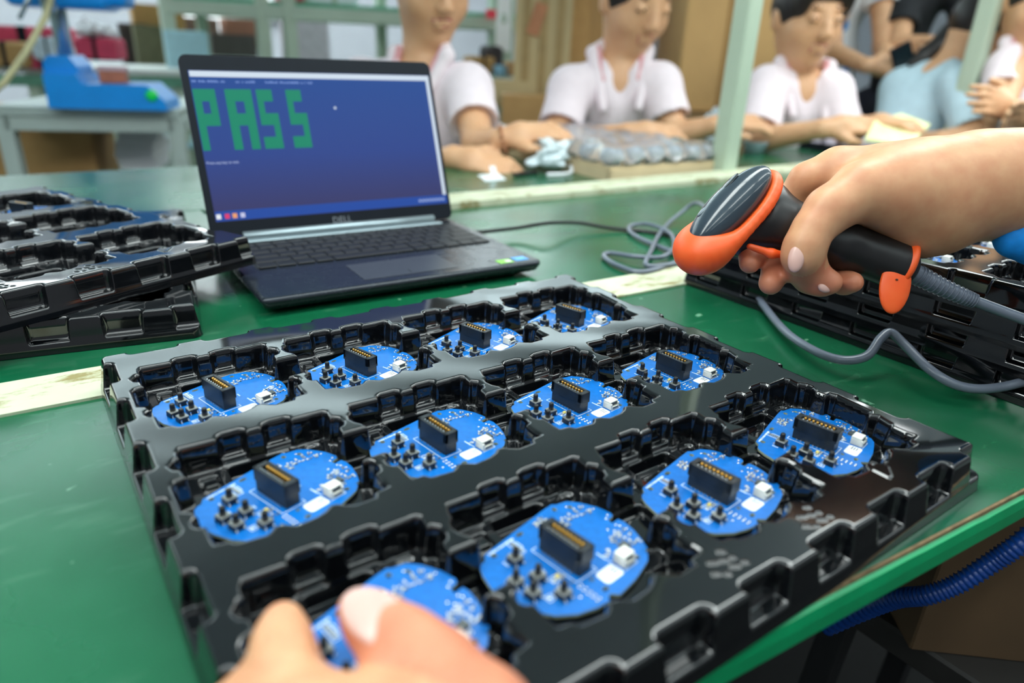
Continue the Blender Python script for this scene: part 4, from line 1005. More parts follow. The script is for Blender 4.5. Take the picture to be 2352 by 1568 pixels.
# standing visitors behind
M_dress = mat('blue_and_white_printed_dress', (236, 240, 244), .8, scale=7, rgb2=(70, 150, 224), detail=2, lo=.53, hi=.6)
M_blackt = mat('black_t_shirt_cloth', (24, 27, 32), .8, var=.15, scale=40, bump=.1)
n4 = P(1958, -100, 2.72)
worker('person in a blue and white printed dress holding a dark phone', n4, P(1970, -210, 2.70), face_dir(.6, .3), Z3, n4 - Z3 * .56, (P(2025, -40, 2.66), P(1905, -52, 2.78)),
       [('L', P(2030, 110, 2.62), P(2040, 160, 2.44), D_(.75, .05, .3), D_(.1, -.7, .3), D_(-.3, .2, .9)), ('R', P(1912, 120, 2.66), P(1990, 150, 2.46), D_(.95, .1, .1), D_(0, -.7, .4), D_(-.2, .1, .9))], M_dress, 'tied', .45, True, False, shirt_name='dress')
n5 = P(2128, -110, 2.62)
worker('person in a black T-shirt standing with one forearm raised', n5, P(2138, -230, 2.60), face_dir(.5, .3), Z3, n5 - Z3 * .54, (P(2215, -10, 2.58), P(2078, -12, 2.66)),
       [('R', P(2064, 104, 2.58), P(2160, 98, 2.44), D_(.9, .15, .1), D_(0, -.7, .5), D_(-.2, .1, .9)), ('L', P(2226, 90, 2.52), P(2200, 110, 2.42), D_(-.8, .2, .3), D_(0, -.7, .5), D_(.2, .1, .9))], M_blackt, 'short', .74, True, False, shirt_name='t_shirt')
M_ltblue = mat('light_blue_shirt_cloth', (190, 216, 228), .85, var=.05, scale=40, bump=.15)
n6 = P(2180, 150, 2.26)
w6 = worker('person in a light blue shirt with a long dark ponytail, half hidden by a post', n6, P(2262, 62, 2.20), face_dir(1.05, .5), nrm(Z3 + rightw * .3), n6 - Z3 * .44 - rightw * .16, (P(2205, 196, 2.16), P(2068, 204, 2.34)),
       [('R', P(2058, 330, 2.30), P(2160, 320, 2.12), D_(.9, -.1, .1), D_(0, .7, .4), D_(0, -1, .3)), ('L', P(2240, 320, 2.10), P(2290, 300, 2.02), None, None, None)], M_ltblue, 'short', .9, collar=False, hz=1.05)
blob('ponytail', [cone(P(2235, 50, 2.24), P(2190, 85, 2.27), .05, .046), cone(P(2190, 85, 2.27), P(2128, 128, 2.28), .046, .028), cone(P(2128, 128, 2.28), P(2090, 148, 2.27), .028, .008)], .006, .02, M_hair, w6)
n7 = P(2372, 118, 2.02)
worker('person in a pink polo at the picture edge, only sleeve and hands showing', n7, P(2395, -10, 1.98), face_dir(-.1, .35), Z3, n7 - Z3 * .46 + nrm(-toward) * .14, (P(2452, 160, 1.98), P(2318, 162, 2.04)),
       [('R', P(2296, 262, 1.96), P(2318, 250, 1.80), D_(-.7, .0, .5), D_(-.3, -.6, .3), D_(0, -1, .3)), ('L', P(2470, 280, 1.9), P(2400, 268, 1.74), D_(-.9, .0, .2), D_(0, -.6, .5), D_(0, -1, .3))], M_pink, 'tied', .62)
# bracelet beads of worker 1 and a watch band
for lab, c, d, m_ in (('beaded bracelet on the wrist beside the laptop', P(1156, 322, 1.535), D_(.9, -.2, .1), mat('amber_beads', (176, 120, 84), .3, var=.4, scale=300)),):
    t = thing('bracelet', lab, 'bracelet', c)
    x = nrm(np.cross(d, Z3)); y = np.cross(x, d)
    for k in range(14):
        a = 2 * math.pi * k / 14
        b = MB(); q = (x * math.cos(a) + y * math.sin(a)) * .030; b.lathe([(.0008, -.0052), (.004, -.003), (.0056, 0), (.004, .003), (.0008, .0052)], q, 8); b.build('bead', m_, t)
# phone in the visitor's hand
ph = thing('phone', 'dark phone held upright by the standing pair', 'phone', P(2078, 150, 2.40))
MB().box((0, 0, 0), (.010, .072, .145), R=np.stack([toward, rightw, Z3], 1) @ np.array(Matrix.Rotation(.5, 3, 'X')), ch=.003).build('case', mat('black_phone_case', (26, 30, 34), .3), ph)
MB().box(tuple(toward * .0056), (.0012, .062, .125), R=np.stack([toward, rightw, Z3], 1) @ np.array(Matrix.Rotation(.5, 3, 'X'))).build('screen', mat('teal_phone_glass', (30, 44, 50), .15), ph)

# ================================================================== THINGS ON THE FAR BENCH
M_card = mat('corrugated_cardboard', (186, 146, 92), .8, var=.08, scale=20, rgb2=(176, 136, 84))
M_cardp = mat('pale_kraft_carton', (216, 194, 156), .75, var=.06, scale=20)
M_film = mat('cloudy_plastic_film', (214, 208, 214), .18, var=.1, scale=60, bump=.6, rgb2=(196, 186, 196))
M_jar = mat('blue_grey_blister_cup', (176, 198, 208), .15, var=.2, scale=60, metal=.1)
ct = thing('parts_carton', 'shallow kraft carton of parts wrapped in clear film on the far bench', 'box', (0, 0, 0))
A, B_, C_ = PZ(1398, 418, 0), PZ(1662, 398, 0), PZ(1296, 352, 0)
ex, ey = nrm(B_ - A), None; vy = C_ - A; ey = nrm(np.array((-ex[1], ex[0], 0))); cw, cl = np.linalg.norm(B_ - A), .50
ct.location = [float(v) for v in A]; ct.rotation_euler = (0, 0, math.atan2(ex[1], ex[0]))
MB().box((cw / 2, cl / 2, .012), (cw, cl, .024)).build('carton_base', M_cardp, ct)
for y0 in (.004, cl - .004): MB().box((cw / 2, y0, .016), (cw, .006, .028)).build('carton_wall', M_cardp, ct)
for x0 in (.004, cw - .004): MB().box((x0, cl / 2, .016), (.006, cl, .028)).build('carton_wall', M_cardp, ct)
rq = random.Random(4); cup = None
for i in range(6):
    for j in range(7):
        m_ = MB().lathe([(.017, 0), (.021, .018), (.020, .024), (.012, .032), (.004, .035)], n=14).build('blister_cup', M_jar, ct) if cup is None else cup.copy()
        if cup is None: cup = m_
        else: COL.objects.link(m_); m_.parent = ct
        m_.location = (.03 + i * (cw - .06) / 5, .03 + j * (cl - .06) / 6, .026)
f = MB(); n = 26; pts = []
for i in range(n):
    for j in range(n):
        dr_ = .022 * (i in (0, n - 1) or j in (0, n - 1)); pts.append((cw * (i - .0) / (n - 1) * 1.03 - .006, cl * j / (n - 1) * 1.02 - .005, .060 - dr_ + .006 * rq.random() + .005 * math.sin(i * 1.3) * math.cos(j * .9)))
f.add(pts, [(i * n + j, i * n + n + j, i * n + n + j + 1, i * n + j + 1) for i in range(n - 1) for j in range(n - 1)], 0)
M_clear = mat('clear_wrinkled_film', (240, 236, 242), .14, var=.02, scale=60, bump=.5, trans=.8)
f.build('film', M_clear, ct, True)
# crumpled bag, scraps, tweezers
def crumple(name, label, c, size, m, seed, cat, n=22):
    rq = random.Random(seed); pr = []
    for i in range(n):
        p = np.array([rq.uniform(-1, 1), rq.uniform(-1, 1), rq.uniform(-.8, 1)]) * size * .62
        pr.append(ell(np.array(c) + Z3 * size[2] * .8 + p, np.array([rq.uniform(.25, .6), rq.uniform(.1, .25), rq.uniform(.3, .6)]) * size, frame((rq.uniform(-1, 1), rq.uniform(-1, 1), rq.uniform(-.6, .6)), (rq.uniform(-1, 1), .3, 1)), k=.004))
    t = thing(name, label, cat, c); blob('film' if 'bag' in name else 'sheet', pr, .0045, .004, m, t, smooth_it=0); return t
M_bag = mat('white_plastic_bag_film', (214, 228, 234), .25, var=.06, scale=50, bump=.3)
crumple('plastic_bag', 'crumpled white plastic bag on the green far bench', PZ(1256, 396, 0), np.array((.05, .035, .045)), M_bag, 3, 'bag')
crumple('plastic_bag', 'crumpled clear bag by the left post beyond the carton', PZ(1640, 318, 0), np.array((.09, .05, .05)), M_bag, 8, 'bag')
sp = thing('paper_scrap', 'small white paper scrap by the hand on the far bench', 'scrap', PZ(1130, 412, 0))
MB().box((0, 0, .004), (.05, .03, .001), rz=.3, R=np.array(Matrix.Rotation(.25, 3, 'X'))).build('sheet', M_label, sp)
MB().box((.012, .014, .014), (.014, .02, .001), R=np.array(Matrix.Rotation(1.1, 3, 'X'))).build('folded_flap', M_label, sp)
tz = thing('black_clip', 'small black clip beside the crumpled bag', 'clip', PZ(1212, 404, 0))
MB().bar((-.03, 0, .004), (.03, .01, .004), .008, .006).build('clip_arm', M_rub, tz); MB().bar((-.03, .012, .004), (.03, .012, .004), .006, .005).build('clip_arm', M_rub, tz)
tp_ = thing('tape_curl', 'loose curl of white tape on the bench before the carton', 'tape', PZ(1290, 402, 0))
MB().tube(spline([(-.04, .0, .003), (0, -.008, .003), (.03, .004, .004), (.04, .02, .014)], 6), .004, 8).build('strip', M_label, tp_)
# black parts tray with white parts, yellow sheet
A = PZ(1822, 332, 0); B_ = PZ(1962, 360, 0)
bt = thing('parts_tray', 'low black tray of small wrapped parts under the yellow sheet', 'tray', (0, 0, 0))
c0 = (PZ(1825, 335, 0) + PZ(2150, 350, 0)) / 2; bt.location = [float(v) for v in c0]
bt.rotation_euler = (0, 0, -.12)
MB().box((0, 0, .006), (.46, .24, .012), ch=.003).build('tray_base', M_bezel, bt)
for s in (-1, 1): MB().box((0, s * .118, .012), (.46, .006, .024)).build('tray_wall', M_bezel, bt); MB().box((s * .228, 0, .012), (.006, .24, .024)).build('tray_wall', M_bezel, bt)
pk = None
M_pack = mat('lilac_foil_pack', (206, 198, 214), .25, var=.2, scale=60, bump=.4)
for i in range(9):
    for j in range(4):
        q = (blob('part_pack', [ell((0, 0, .014), (.024, .02, .014)), ell((.008, .006, .02), (.012, .012, .012), k=.006)], .004, .004, M_pack, bt, smooth_it=0) if pk is None else pk.copy())
        if pk is None: pk = q; q.data.transform(Matrix.Translation(bt.location))
        else: COL.objects.link(q); q.parent = bt
        q.location = (-.2 + i * .05 + rq.uniform(-.008, .008), -.085 + j * .056 + rq.uniform(-.008, .008), .010); q.rotation_euler = (0, 0, rq.uniform(0, 6))
ys = thing('yellow_sheet', 'pale yellow foam sheet held over the parts tray', 'sheet', P(2060, 300, 1.82))
y0 = P(2060, 300, 1.82)
cn = [P(x, y, d) - y0 for x, y, d in ((1986, 322, 1.76), (2010, 278, 1.86), (2070, 263, 1.92), (2136, 288, 1.86), (2098, 328, 1.74), (2050, 332, 1.73))]
nn_ = nrm(np.cross(cn[2] - cn[0], cn[4] - cn[0])); k = len(cn)
MB().add([c + nn_ * .004 for c in cn] + [c - nn_ * .004 for c in cn], [tuple(range(k)), tuple(range(2 * k - 1, k - 1, -1))] + [(i, k + i, k + (i + 1) % k, (i + 1) % k) for i in range(k)]).build('foam', mat('pale_yellow_foam', (240, 240, 196), .8, var=.03, rgb2=(234, 236, 170)), ys)
bw = thing('small_parts_bowl', 'pale blue grey cup of parts by the foot of the left post', 'cup', PZ(1732, 352, 0))
MB().lathe([(.026, 0), (.034, .03), (.036, .034), (.030, .032), (.004, .012)], n=20).build('cup_shell', M_jar, bw)
bw = thing('white_box', 'small white and blue carton at the right end of the far bench', 'box', P(2338, 280, 1.85))
MB().box((0, 0, -.01), (.10, .08, .08), rz=.3, ch=.002).build('carton', mat('white_blue_carton', (220, 228, 236), .6, scale=12, rgb2=(150, 190, 220)), bw)
MB().box((0, 0, .0312), (.06, .05, .002), rz=.3).build('lid_flap', M_label, bw)
# ================================================================== UNDER THE BENCH, FRONT RIGHT
M_dark = mat('dark_brown_carton', (92, 70, 46), .8, var=.12, scale=15)
def carton(name, label, c, size, rz, m=None, group=None, flap=True):
    """closed cardboard box: body, four flaps meeting on top, tape strip"""
    m = m or M_card; t = thing(name, label, 'box', (c[0], c[1], c[2] - size[2] / 2), (0, 0, rz), group)
    MB().box((0, 0, size[2] / 2), size, ch=min(size) * .01).build('carton_body', m, t)
    if flap:
        for s in (-1, 1): MB().box((0, s * size[1] * .25, size[2] + .002), (size[0] * .99, size[1] * .485, .004)).build('flap', m, t)
        MB().box((0, 0, size[2] + .005), (size[0] * 1.0, .05, .001)).build('tape', mat('brown_packing_tape', (170, 130, 76), .3, var=.05), t)
    return t
hb = P(2300, 1330, .62)
carton('cardboard_box', 'brown cardboard box on the stool below the bench edge', (hb[0] + .10, hb[1] + .02, hb[2] + .01), (.26, .20, .17), -.72, M_dark)
stl = thing('stool', 'dark stool under the brown box below the bench edge', 'stool', (hb[0] + .10, hb[1] + .02, FLOOR + .012))
sh_ = hb[2] - .075 - FLOOR - .012
MB().box((0, 0, sh_ - .015), (.30, .24, .03), ch=.004).build('seat', mat('dark_stool_seat', (42, 40, 38), .5), stl)
for sx in (-1, 1):
    for sy in (-1, 1): MB().bar((sx * .12, sy * .09, sh_ - .03), (sx * .14, sy * .11, 0), .028).build('leg', mat('dark_stool_steel', (26, 26, 28), .6, metal=0), stl)
hs_ = [P(x, y, d) for x, y, d in ((1900, 1440, .60), (1990, 1400, .56), (2062, 1374, .53), (2130, 1366, .51), (2200, 1340, .50), (2280, 1290, .49), (2352, 1240, .48), (2460, 1150, .48))]
ho = thing('air_hose', 'ribbed bright blue air hose hanging below the bench edge', 'hose', hs_[2])
o_ = np.array(hs_[2]); sp_ = spline(hs_, 22)
rr_ = [.0066 + .0010 * math.cos(i * 2 * math.pi / 3) for i in range(len(sp_))]
MB().tube([p - o_ for p in sp_], rr_, 12).build('corrugated_tube', mat('cobalt_blue_hose', (6, 66, 150), .35, var=.1, scale=40, coat=.2), ho)

fm = thing('floor_shade_mat', 'added black mat standing in for the shade under the front of the workbench', 'mat', (.5, -.7, FLOOR))  # added near-black slab, stands in for deep shade on the floor
MB().box((0, 0, .006), (4.2, 2.6, .012), ch=.003).build('shade_slab', mat('black_floor_shade', (16, 17, 18), .8, var=.2, scale=60), fm)
# ================================================================== BACKGROUND HALL
def steel_frame(t, x0, x1, y0, y1, z, w_=.04, mats=M_post, low=.25):
    L = [(x0, y0), (x1, y0), (x1, y1), (x0, y1)]
    for x, y in L: MB().bar((x, y, 0), (x, y, z), w_).build('leg', mats, t)
    for i in range(4):
        a, b = L[i], L[(i + 1) % 4]
        MB().bar((a[0], a[1], z - w_ / 2), (b[0], b[1], z - w_ / 2), w_).build('top_rail', mats, t)
        if low: MB().bar((a[0], a[1], low), (b[0], b[1], low), w_ * .8).build('lower_rail', mats, t)
# drill press on its steel table (left)
q0 = PZ(0, 240, 0); q1 = PZ(392, 240, 0); q0 = P(6, 250, 2.15); q1 = P(398, 240, 2.25)
M_ftab = mat('pale_grey_steel_table', (178, 192, 186), .4, var=.06, scale=8)
axis = nrm((q1 - q0) * np.array((1, 1, 0))); ang = math.atan2(axis[1], axis[0])
tl = np.linalg.norm((q1 - q0)[:2]); zt = float((q0[2] + q1[2]) / 2) 
tb_ = thing('steel_table', 'pale grey steel table carrying the blue drill press', 'table', (q0[0], q0[1], FLOOR), (0, 0, ang))
MB().box((tl / 2, .25, zt - FLOOR - .015), (tl + .04, .56, .03), ch=.003).build('tabletop', M_ftab, tb_)
steel_frame(tb_, .0, tl, 0, .5, zt - FLOOR - .03, .045, M_ftab, low=.42)
MB().box((tl / 2, .25, .36 + .1), (tl, .5, .012)).build('shelf', mat('dark_shelf_board', (70, 78, 80), .5), tb_)
M_dblue = mat('bright_blue_machine_enamel', (0, 146, 236), .35, var=.05, scale=10, coat=.3)
M_chrome = mat('brushed_column_steel', (186, 200, 206), .25, metal=.8, var=.1, scale=30)
d0 = P(270, 226, 2.22); dp = thing('drill_press', 'bright blue bench drill press standing on the steel table', 'drill press', d0, (0, 0, ang))
d0[2] = zt; dp.location = [float(v) for v in d0]
bx = lambda px: (px - 270) / FPX * 2.22
fo_ = MB().prism([(bx(150), 0), (bx(388), 0), (bx(386), .028), (bx(352), .075), (bx(222), .072), (bx(214), .10), (bx(150), .10)], -.10, .10).build('foot', M_dblue, dp)
me = fo_.data
for v in me.vertices: v.co = (v.co.x, v.co.z, v.co.y)
me.flip_normals()
so_ = MB().prism([(bx(142), 0), (bx(148), .13), (bx(160), .15), (bx(200), .15), (bx(214), .12), (bx(220), .02), (bx(200), 0)], -.07, .07).build('column_socket', M_dblue, dp)
for o in (so_,):
    for v in o.data.vertices: v.co = (v.co.x, v.co.z, v.co.y)
    o.data.flip_normals()
MB().lathe([(.024, .12), (.024, .62)], (bx(180), 0, 0), 20).build('column', M_chrome, dp)
gbo = MB().lathe([(.017, 0), (.017, .012), (.012, .018), (.004, .019)], n=16).build('green_button', mat('green_push_button', (0, 200, 80), .3, emit=.2), dp)
gbo.location = (bx(360), -.094, .045); gbo.rotation_euler = (math.pi / 2, 0, 0)
hb_ = blob('head_casting', [rbx(np.array(dp.location) + np.array(Matrix.Rotation(ang, 3, 'Z') @ Vector((bx(200), 0, .43))), (.115, .075, .13), .02, np.array(Matrix.Rotation(-ang, 3, 'Z'))), rbx(np.array(dp.location) + np.array(Matrix.Rotation(ang, 3, 'Z') @ Vector((bx(280), 0, .44))), (.05, .05, .13), .02, np.array(Matrix.Rotation(-ang, 3, 'Z')), k=.01)], .009, .01, M_dblue, None)
hb_.parent = dp; hb_.matrix_parent_inverse = dp.matrix_basis.inverted()
MB().lathe([(.02, .27), (.024, .31), (.03, .35)], (bx(186), -.085, 0), 16).build('spindle', M_chrome, dp)
MB().tube([(bx(186), -.10, .34), (bx(186), -.16, .34)], .026, 14).build('feed_hub', M_chrome, dp)
for a in (0, 2.1, 4.2): MB().tube([(bx(186), -.15, .34), (bx(186) + .11 * math.cos(a), -.17, .34 + .11 * math.sin(a))], .006, 8).build('feed_lever', M_chrome, dp)
wk = thing('wood_block', 'reddish brown wood block on the drill press foot', 'block', np.array(d0) + np.array(Matrix.Rotation(ang, 3, 'Z') @ Vector((0, 0, .074))), (0, 0, ang + .1))
MB().box((0, 0, .018), (.075, .06, .036), ch=.002).build('timber', mat('reddish_timber', (176, 104, 76), .6, var=.15, scale=30), wk)
MB().box((0, 0, .043), (.08, .064, .014), ch=.002).build('pale_cap', mat('pink_grey_plate', (206, 176, 176), .5), wk)
# air pipe leaning at the left
pl = thing('yellow_hose', 'thin cream hose slanting down beside the drill press table', 'hose', P(0, 210, 2.0))
MB().tube([P(x, y, 2.0) - P(0, 210, 2.0) for x, y in ((-20, 215), (10, 190), (60, 120), (104, 40), (120, -20))], .009, 10).build('tube', mat('cream_hose_rubber', (214, 208, 160), .5), pl)
# boxes under and on the steel table
def at_table(px, py, d): return P(px, py, d)
c1 = P(120, 345, 2.55); carton('cardboard_box', 'wide tan box stored under the drill press table', (c1[0], c1[1], c1[2]), (.36, .26, .24), ang)
c1 = P(28, 340, 2.62); carton('cardboard_box', 'tan box at the far left under the drill press table', (c1[0], c1[1], c1[2]), (.22, .26, .30), ang)
c1 = P(70, 262, 2.5); carton('cardboard_box', 'small tan box on the shelf under the drill press', (c1[0], c1[1], c1[2]), (.13, .16, .05), ang)
c1 = P(330, 330, 2.6); o = thing('paper_stack', 'white paper bundle low under the drill press table', 'paper', c1, (0, 0, ang))
for i in range(7): MB().box((random.uniform(-.006, .006), random.uniform(-.006, .006), -.07 + i * .02), (.13, .2, .016), rz=random.uniform(-.1, .1)).build('sheaf', M_label, o)
# rear benches: light tops with rails, running across behind the drill press
M_rtop = mat('pale_grey_bench_top', (214, 220, 216), .4, var=.05, scale=6)
def far_bench(label, pL, pR, depth, th, top_m=M_rtop, w=.7):
    a, b = P(*pL, depth[0]), P(*pR, depth[1]); ax = nrm((b - a) * np.array((1, 1, 0))); an = math.atan2(ax[1], ax[0]); L = np.linalg.norm((b - a)[:2]); z = float((a[2] + b[2]) / 2)
    t = thing('long_bench', label, 'workbench', (a[0], a[1], FLOOR), (0, 0, an))
    MB().box((L / 2, w / 2, z - FLOOR - th / 2), (L, w, th), ch=.003).build('benchtop', top_m, t)
    MB().box((L / 2, .0, z - FLOOR - th - .03), (L, .03, .05)).build('green_rail', mat('sea_green_rail', (92, 150, 124), .4), t)
    for i in range(4):
        for y in (.03, w - .03): MB().bar((.05 + (L - .1) * i / 3, y, 0), (.05 + (L - .1) * i / 3, y, z - FLOOR - th), .045).build('leg', M_post, t)
    return t, z, an
fb1, z1, a1 = far_bench('long white topped bench behind the drill press', (-160, 152), (430, 158), (3.1, 3.6), .03)
fb2, z2, a2 = far_bench('white topped bench with a green rail right of the laptop screen', (700, 200), (1192, 178), (3.6, 4.2), .03)
fb3, z3, a3 = far_bench('low grey bench in the far aisle beneath the shelf frame', (420, 255), (900, 250), (4.2, 5.0), .03)
# red and pink foam wrapped stock on the first far bench
M_red = mat('crimson_fabric_pack', (206, 66, 96), .75, var=.12, scale=25)
M_grey = mat('pale_blue_grey_tub', (190, 206, 216), .5, var=.05)
def pack(name, label, c, size, rz, m, cat, strap=None):
    t = thing(name, label, cat, (c[0], c[1], c[2] - size[2] / 2), (0, 0, rz)); MB().box((0, 0, size[2] / 2), size, ch=min(size) * .18).build('body', m, t)
    MB().box((0, 0, size[2] * .5), (size[0] * .12, size[1] * 1.02, size[2] * 1.02), ch=.004).build('strap', strap or M_bezel, t); return t
for (px, py, d, s, m, nm, lb, ct_) in ((70, 84, 3.35, (.36, .2, .09), M_red, 'fabric_pack', 'long crimson pack on the bench left of the drill press column', 'pack'),
        (30, 124, 3.25, (.20, .2, .11), M_card, 'cardboard_box', 'tan box on the bench below the long crimson pack', 'box'),
        (118, 112, 3.2, (.13, .12, .10), M_grey, 'storage_tub', 'pale blue grey tub standing before the crimson pack', 'tub'),
        (232, 112, 3.35, (.18, .2, .10), M_red, 'fabric_pack', 'short crimson pack behind the wood block', 'pack'),
        (108, 142, 3.3, (.14, .16, .06), M_red, 'fabric_pack', 'low crimson pack under the blue grey tub', 'pack')):
    c = P(px, py, d); pack(nm, lb, c, s, ang, m, ct_)
crumple('plastic_bag', 'white plastic bag heaped on the crimson pack behind the drill press', P(226, 92, 3.3), np.array((.10, .07, .045)), mat('white_bag', (236, 234, 238), .5), 5, 'bag')
# tall shelf frame (pale green) across the back left
sf = thing('storage_rack', 'tall pale green steel shelf frame behind the laptop', 'shelf', (0, 0, 0))
ra, rb_ = P(372, 14, 3.9), P(1186, 58, 4.3)
ra, rb_ = np.array(ra), np.array(rb_); sf.location = (float(ra[0]), float(ra[1]), FLOOR)
off = np.array((ra[0], ra[1], FLOOR)); ra -= off; rb_ -= off
MB().bar(ra, rb_, .07).build('top_beam', M_post, sf)
bk = nrm(np.cross(rb_ - ra, Z3)) * -.5
MB().bar(ra + bk, rb_ + bk, .06).build('top_beam', M_post, sf)
for t_ in (.01, .262, .335, .97):
    p_ = ra + (rb_ - ra) * t_; MB().bar((p_[0], p_[1], 0), (p_[0], p_[1], p_[2] + .5), .07).build('upright', M_post, sf)
for t_ in (.05, .6, .97):
    p_ = ra + bk + (rb_ - ra) * t_; MB().bar((p_[0], p_[1], 0), (p_[0], p_[1], p_[2] + .5), .06).build('upright', M_post, sf)
MB().add([tuple(ra + Z3 * .04), tuple(rb_ + Z3 * .04), tuple(rb_ + bk + Z3 * .04), tuple(ra + bk + Z3 * .04)] + [tuple(q + Z3 * .06) for q in (ra, rb_, rb_ + bk, ra + bk)], [(0, 1, 2, 3), (7, 6, 5, 4), (0, 4, 5, 1), (1, 5, 6, 2), (2, 6, 7, 3), (3, 7, 4, 0)]).build('shelf_board', mat('green_shelf_board', (90, 170, 134), .4), sf)
for t_, s, m_, lb in ((.15, (.28, .3, .10), M_label, 'white carton on the shelf frame above the laptop'), (.36, (.24, .3, .10), M_red, 'crimson pack on the shelf frame beside the white cartons'), (.44, (.3, .3, .10), M_label, 'second white carton on the shelf frame by the crimson pack')):
    p_ = off + ra + (rb_ - ra) * t_ + bk * .5 + Z3 * (.06 + s[2] / 2 + .001); pack('shelf_carton', lb, p_, s, a1, m_, 'box', M_post)
# stock behind: boxes, machines, chairs
for (px, py, d, s, m, lb) in ((362, 52, 4.6, (.30, .3, .20), M_card, 'tan box high behind the drill press base'), (440, 62, 5.2, (.34, .3, .12), mat('brown_crate', (120, 96, 84), .7), 'brown crate stacked below the bright window'),
        (560, 78, 5.4, (.30, .3, .20), mat('rust_crate', (146, 100, 78), .7), 'rust brown crate between the two green uprights'), (700, 100, 5.2, (.26, .4, .62), mat('lilac_cabinet', (196, 186, 196), .5), 'tall pale lilac cabinet right of the green uprights'),
        (360, 120, 4.4, (.24, .3, .30), mat('olive_machine_cover', (104, 102, 74), .6), 'olive covered machine behind the drill press base'), (310, 110, 4.5, (.16, .2, .28), mat('dark_brown_machine', (66, 54, 50), .6), 'dark brown machine beside the olive cover'),
        (530, 104, 5.0, (.3, .3, .14), mat('dark_grey_crate', (74, 68, 66), .7), 'dark grey crate beside the pale blue chair')):
    c = P(px, py, d); z0 = c[2] - s[2] / 2; carton('storage_box', lb, c, s, a1, m)
    if True:
        st = thing('box_stand', 'steel stand under the ' + lb.split(' high ')[0].split(' behind ')[0].split(' stacked')[0].split(' between')[0].split(' right')[0].split(' beside')[0] + ' in the far stock', 'stand', (c[0], c[1], FLOOR), (0, 0, a1))
        steel_frame(st, -s[0] / 2, s[0] / 2, -s[1] / 2, s[1] / 2, z0 - FLOOR - .001, .03, M_ftab, low=.2)
        MB().box((0, 0, z0 - FLOOR - .008), (s[0], s[1], .012)).build('stand_top', M_ftab, st)
ch = P(432, 128, 3.9); cr_ = thing('chair', 'pale blue plastic chair behind the laptop lid corner', 'chair', (ch[0], ch[1], FLOOR), (0, 0, a1))
M_chair = mat('pale_blue_chair_plastic', (164, 206, 216), .5, var=.05)
zc = ch[2] - FLOOR
MB().box((0, .0, zc), (.23, .03, .26), ch=.012).build('backrest', M_chair, cr_); MB().box((0, -.2, .46), (.40, .40, .03), ch=.012).build('seat', M_chair, cr_)
for sx in (-1, 1):
    MB().bar((sx * .16, 0, 0), (sx * .1, .0, zc - .1), .025).build('leg', M_ftab, cr_); MB().bar((sx * .16, -.36, 0), (sx * .16, -.36, .45), .025).build('leg', M_ftab, cr_)
# cardboard partition and tall cartons behind the workers
M_kraft = mat('kraft_board_sheet', (184, 164, 122), .8, var=.08, scale=4)
def sheet(label, x0, y0, x1, y1, d, th=.03, m=M_kraft, name='cardboard_sheet', cat='sheet', dep=.0):
    a, b = P(x0, y1, d), P(x1, y1, d); topz = P((x0 + x1) / 2, y0, d)[2]; ax = nrm((b - a) * np.array((1, 1, 0))); an = math.atan2(ax[1], ax[0]); L = np.linalg.norm((b - a)[:2])
    z0 = FLOOR; t = thing(name, label, cat, (a[0], a[1], z0), (0, 0, an)); return t, L, topz - z0
t, L, hz = sheet('tall kraft cardboard sheet standing behind the second polo worker', 1176, -60, 1300, 250, 2.9)
MB().box((L / 2, 0, hz / 2), (L, .03, hz)).build('board', M_kraft, t)
for i in range(3): MB().box((L * (.2 + .3 * i), -.016, hz / 2), (.03, .004, hz)).build('fold_crease', mat('kraft_fold', (156, 132, 88), .8), t)
MB().box((L * .38, -.02, hz * .86), (.05, .004, .12), R=np.array(Matrix.Rotation(.3, 3, 'Y'))).build('brown_tape', mat('red_brown_tape', (176, 116, 76), .5), t)
M_card2 = mat('warm_tan_carton', (206, 164, 106), .75, var=.06, scale=5)
for lb, x0, y0, x1, y1, d, dep, m in (('large warm tan carton behind the second polo worker, by the left post', 1548, -120, 1760, 258, 2.75, .5, M_card2), ('large tan carton left of the second polo worker, edges shadowed', 1292, -120, 1420, 240, 3.0, .5, M_card), ('tan carton beyond the left post, behind the fringe worker', 1716, -120, 1860, 260, 3.1, .5, M_card2)):
    t, L, hz = sheet(lb, x0, y0, x1, y1, d, name='cardboard_box', cat='box')
    zb = P((x0 + x1) / 2, y1, d)[2] - FLOOR
    MB().box((L / 2, dep / 2, (hz + zb) / 2), (L, dep, hz - zb), ch=.006).build('carton_body', m, t)
    MB().box((L / 2, -.002, (hz + zb) / 2), (.05, .002, hz - zb)).build('tape', mat('brown_packing_tape', (170, 130, 76), .3, var=.05), t)
    MB().box((L / 2, dep / 2, zb - .06), (L + .1, dep + .1, .11), ch=.004).build('pallet_deck', mat('pallet_wood', (150, 120, 80), .8), t)
    for sx in (.05, .5, .95):
        MB().box((L * sx, dep / 2, (zb - .115) / 2), (.09, dep, zb - .115)).build('pallet_leg', mat('pallet_wood', (150, 120, 80), .8), t)
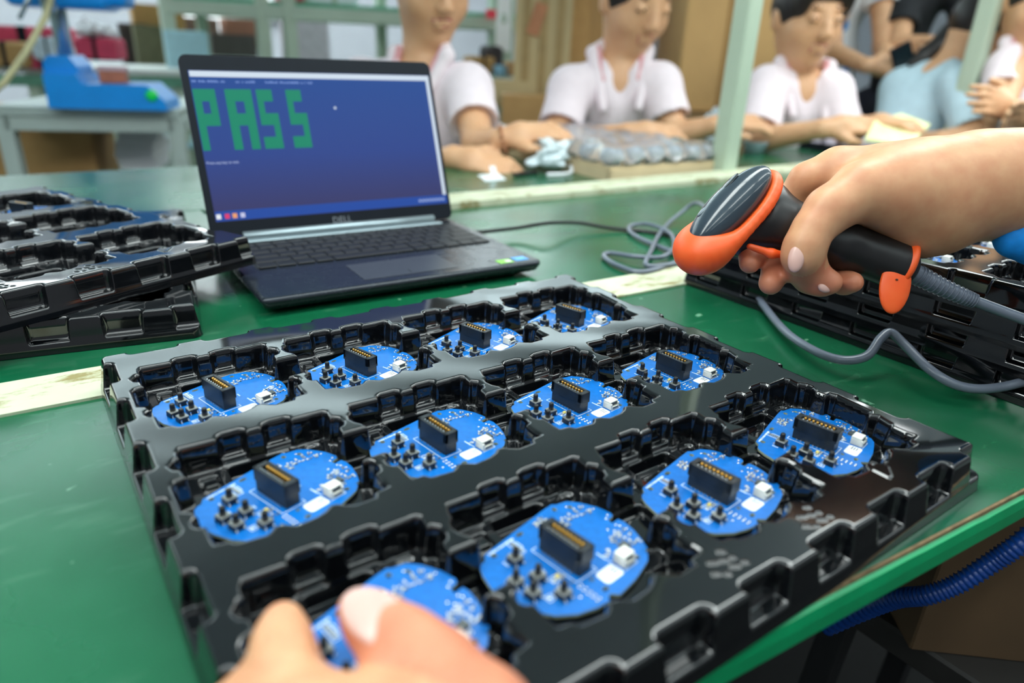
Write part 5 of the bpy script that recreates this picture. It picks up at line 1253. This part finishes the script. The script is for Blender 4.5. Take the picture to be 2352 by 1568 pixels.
# small stock on the bench right of the laptop screen, papers hung on the shelf frame
for (px, py, d, s, m, lb, nm) in ((1100, 150, 4.1, (.16, .14, .10), M_card, 'small tan box on the white bench behind the polo shoulder', 'cardboard_box'), (1128, 138, 4.2, (.12, .12, .16), mat('dark_fan_shell', (62, 54, 56), .5), 'dark small machine on the white bench by the kraft sheet', 'small_machine'),
        (1150, 162, 4.1, (.10, .10, .06), mat('sky_blue_tub', (150, 200, 226), .5), 'sky blue tub on the white bench', 'storage_tub'), (1178, 158, 4.1, (.10, .1, .08), mat('amber_tub', (186, 140, 90), .5), 'amber tub next to the sky blue tub', 'storage_tub')):
    pack(nm, lb, P(px, py, d), s, a2, m, 'box' if 'box' in nm else 'tub' if 'tub' in nm else 'machine')
for lb, x0, y0, x1, y1, m in (('upper white paper sheet hung on the shelf frame', 1140, -30, 1176, 46, M_win), ('lower white paper sheet hung on the shelf frame', 1136, 56, 1176, 114, M_win)):
    d = 4.15; c = P((x0 + x1) / 2, (y0 + y1) / 2, d); t = thing('hung_paper', lb, 'paper', c, (0, 0, a2))
    MB().box((0, 0, 0), ((x1 - x0) / FPX * d, .004, (y1 - y0) / FPX * d * 1.05), ch=.001).build('sheet', mat('white_hung_paper', (246, 246, 246), .6, var=.01), t)  # plain white sheet colour
    MB().box((0, 0, (y1 - y0) / FPX * d * .53 + .02), (.03, .01, .05)).build('clip', M_post, t)
c = P(1128, 32, 4.16); t = thing('red_tag', 'bright red tag hanging at the corner of the upper white paper', 'tag', c, (0, 0, a2)); MB().box((0, 0, 0), (.07, .004, .05), ch=.001).build('card', mat('red_tag_card', (232, 60, 80), .6), t); MB().bar((0, 0, .024), (.01, 0, .07), .003).build('string', M_label, t)
# boxes on the floor between bench and kraft sheet
c = P(1215, 262, 2.75); carton('cardboard_box', 'tan box low between the first two polo workers', c, (.22, .22, .14), -.6); 
c = P(1190, 236, 2.85); carton('cardboard_box', 'olive tan box just above and behind the low tan box', (c[0] + .05, c[1] + .1, c[2] + .03), (.18, .2, .10), -.6, M_kraft)
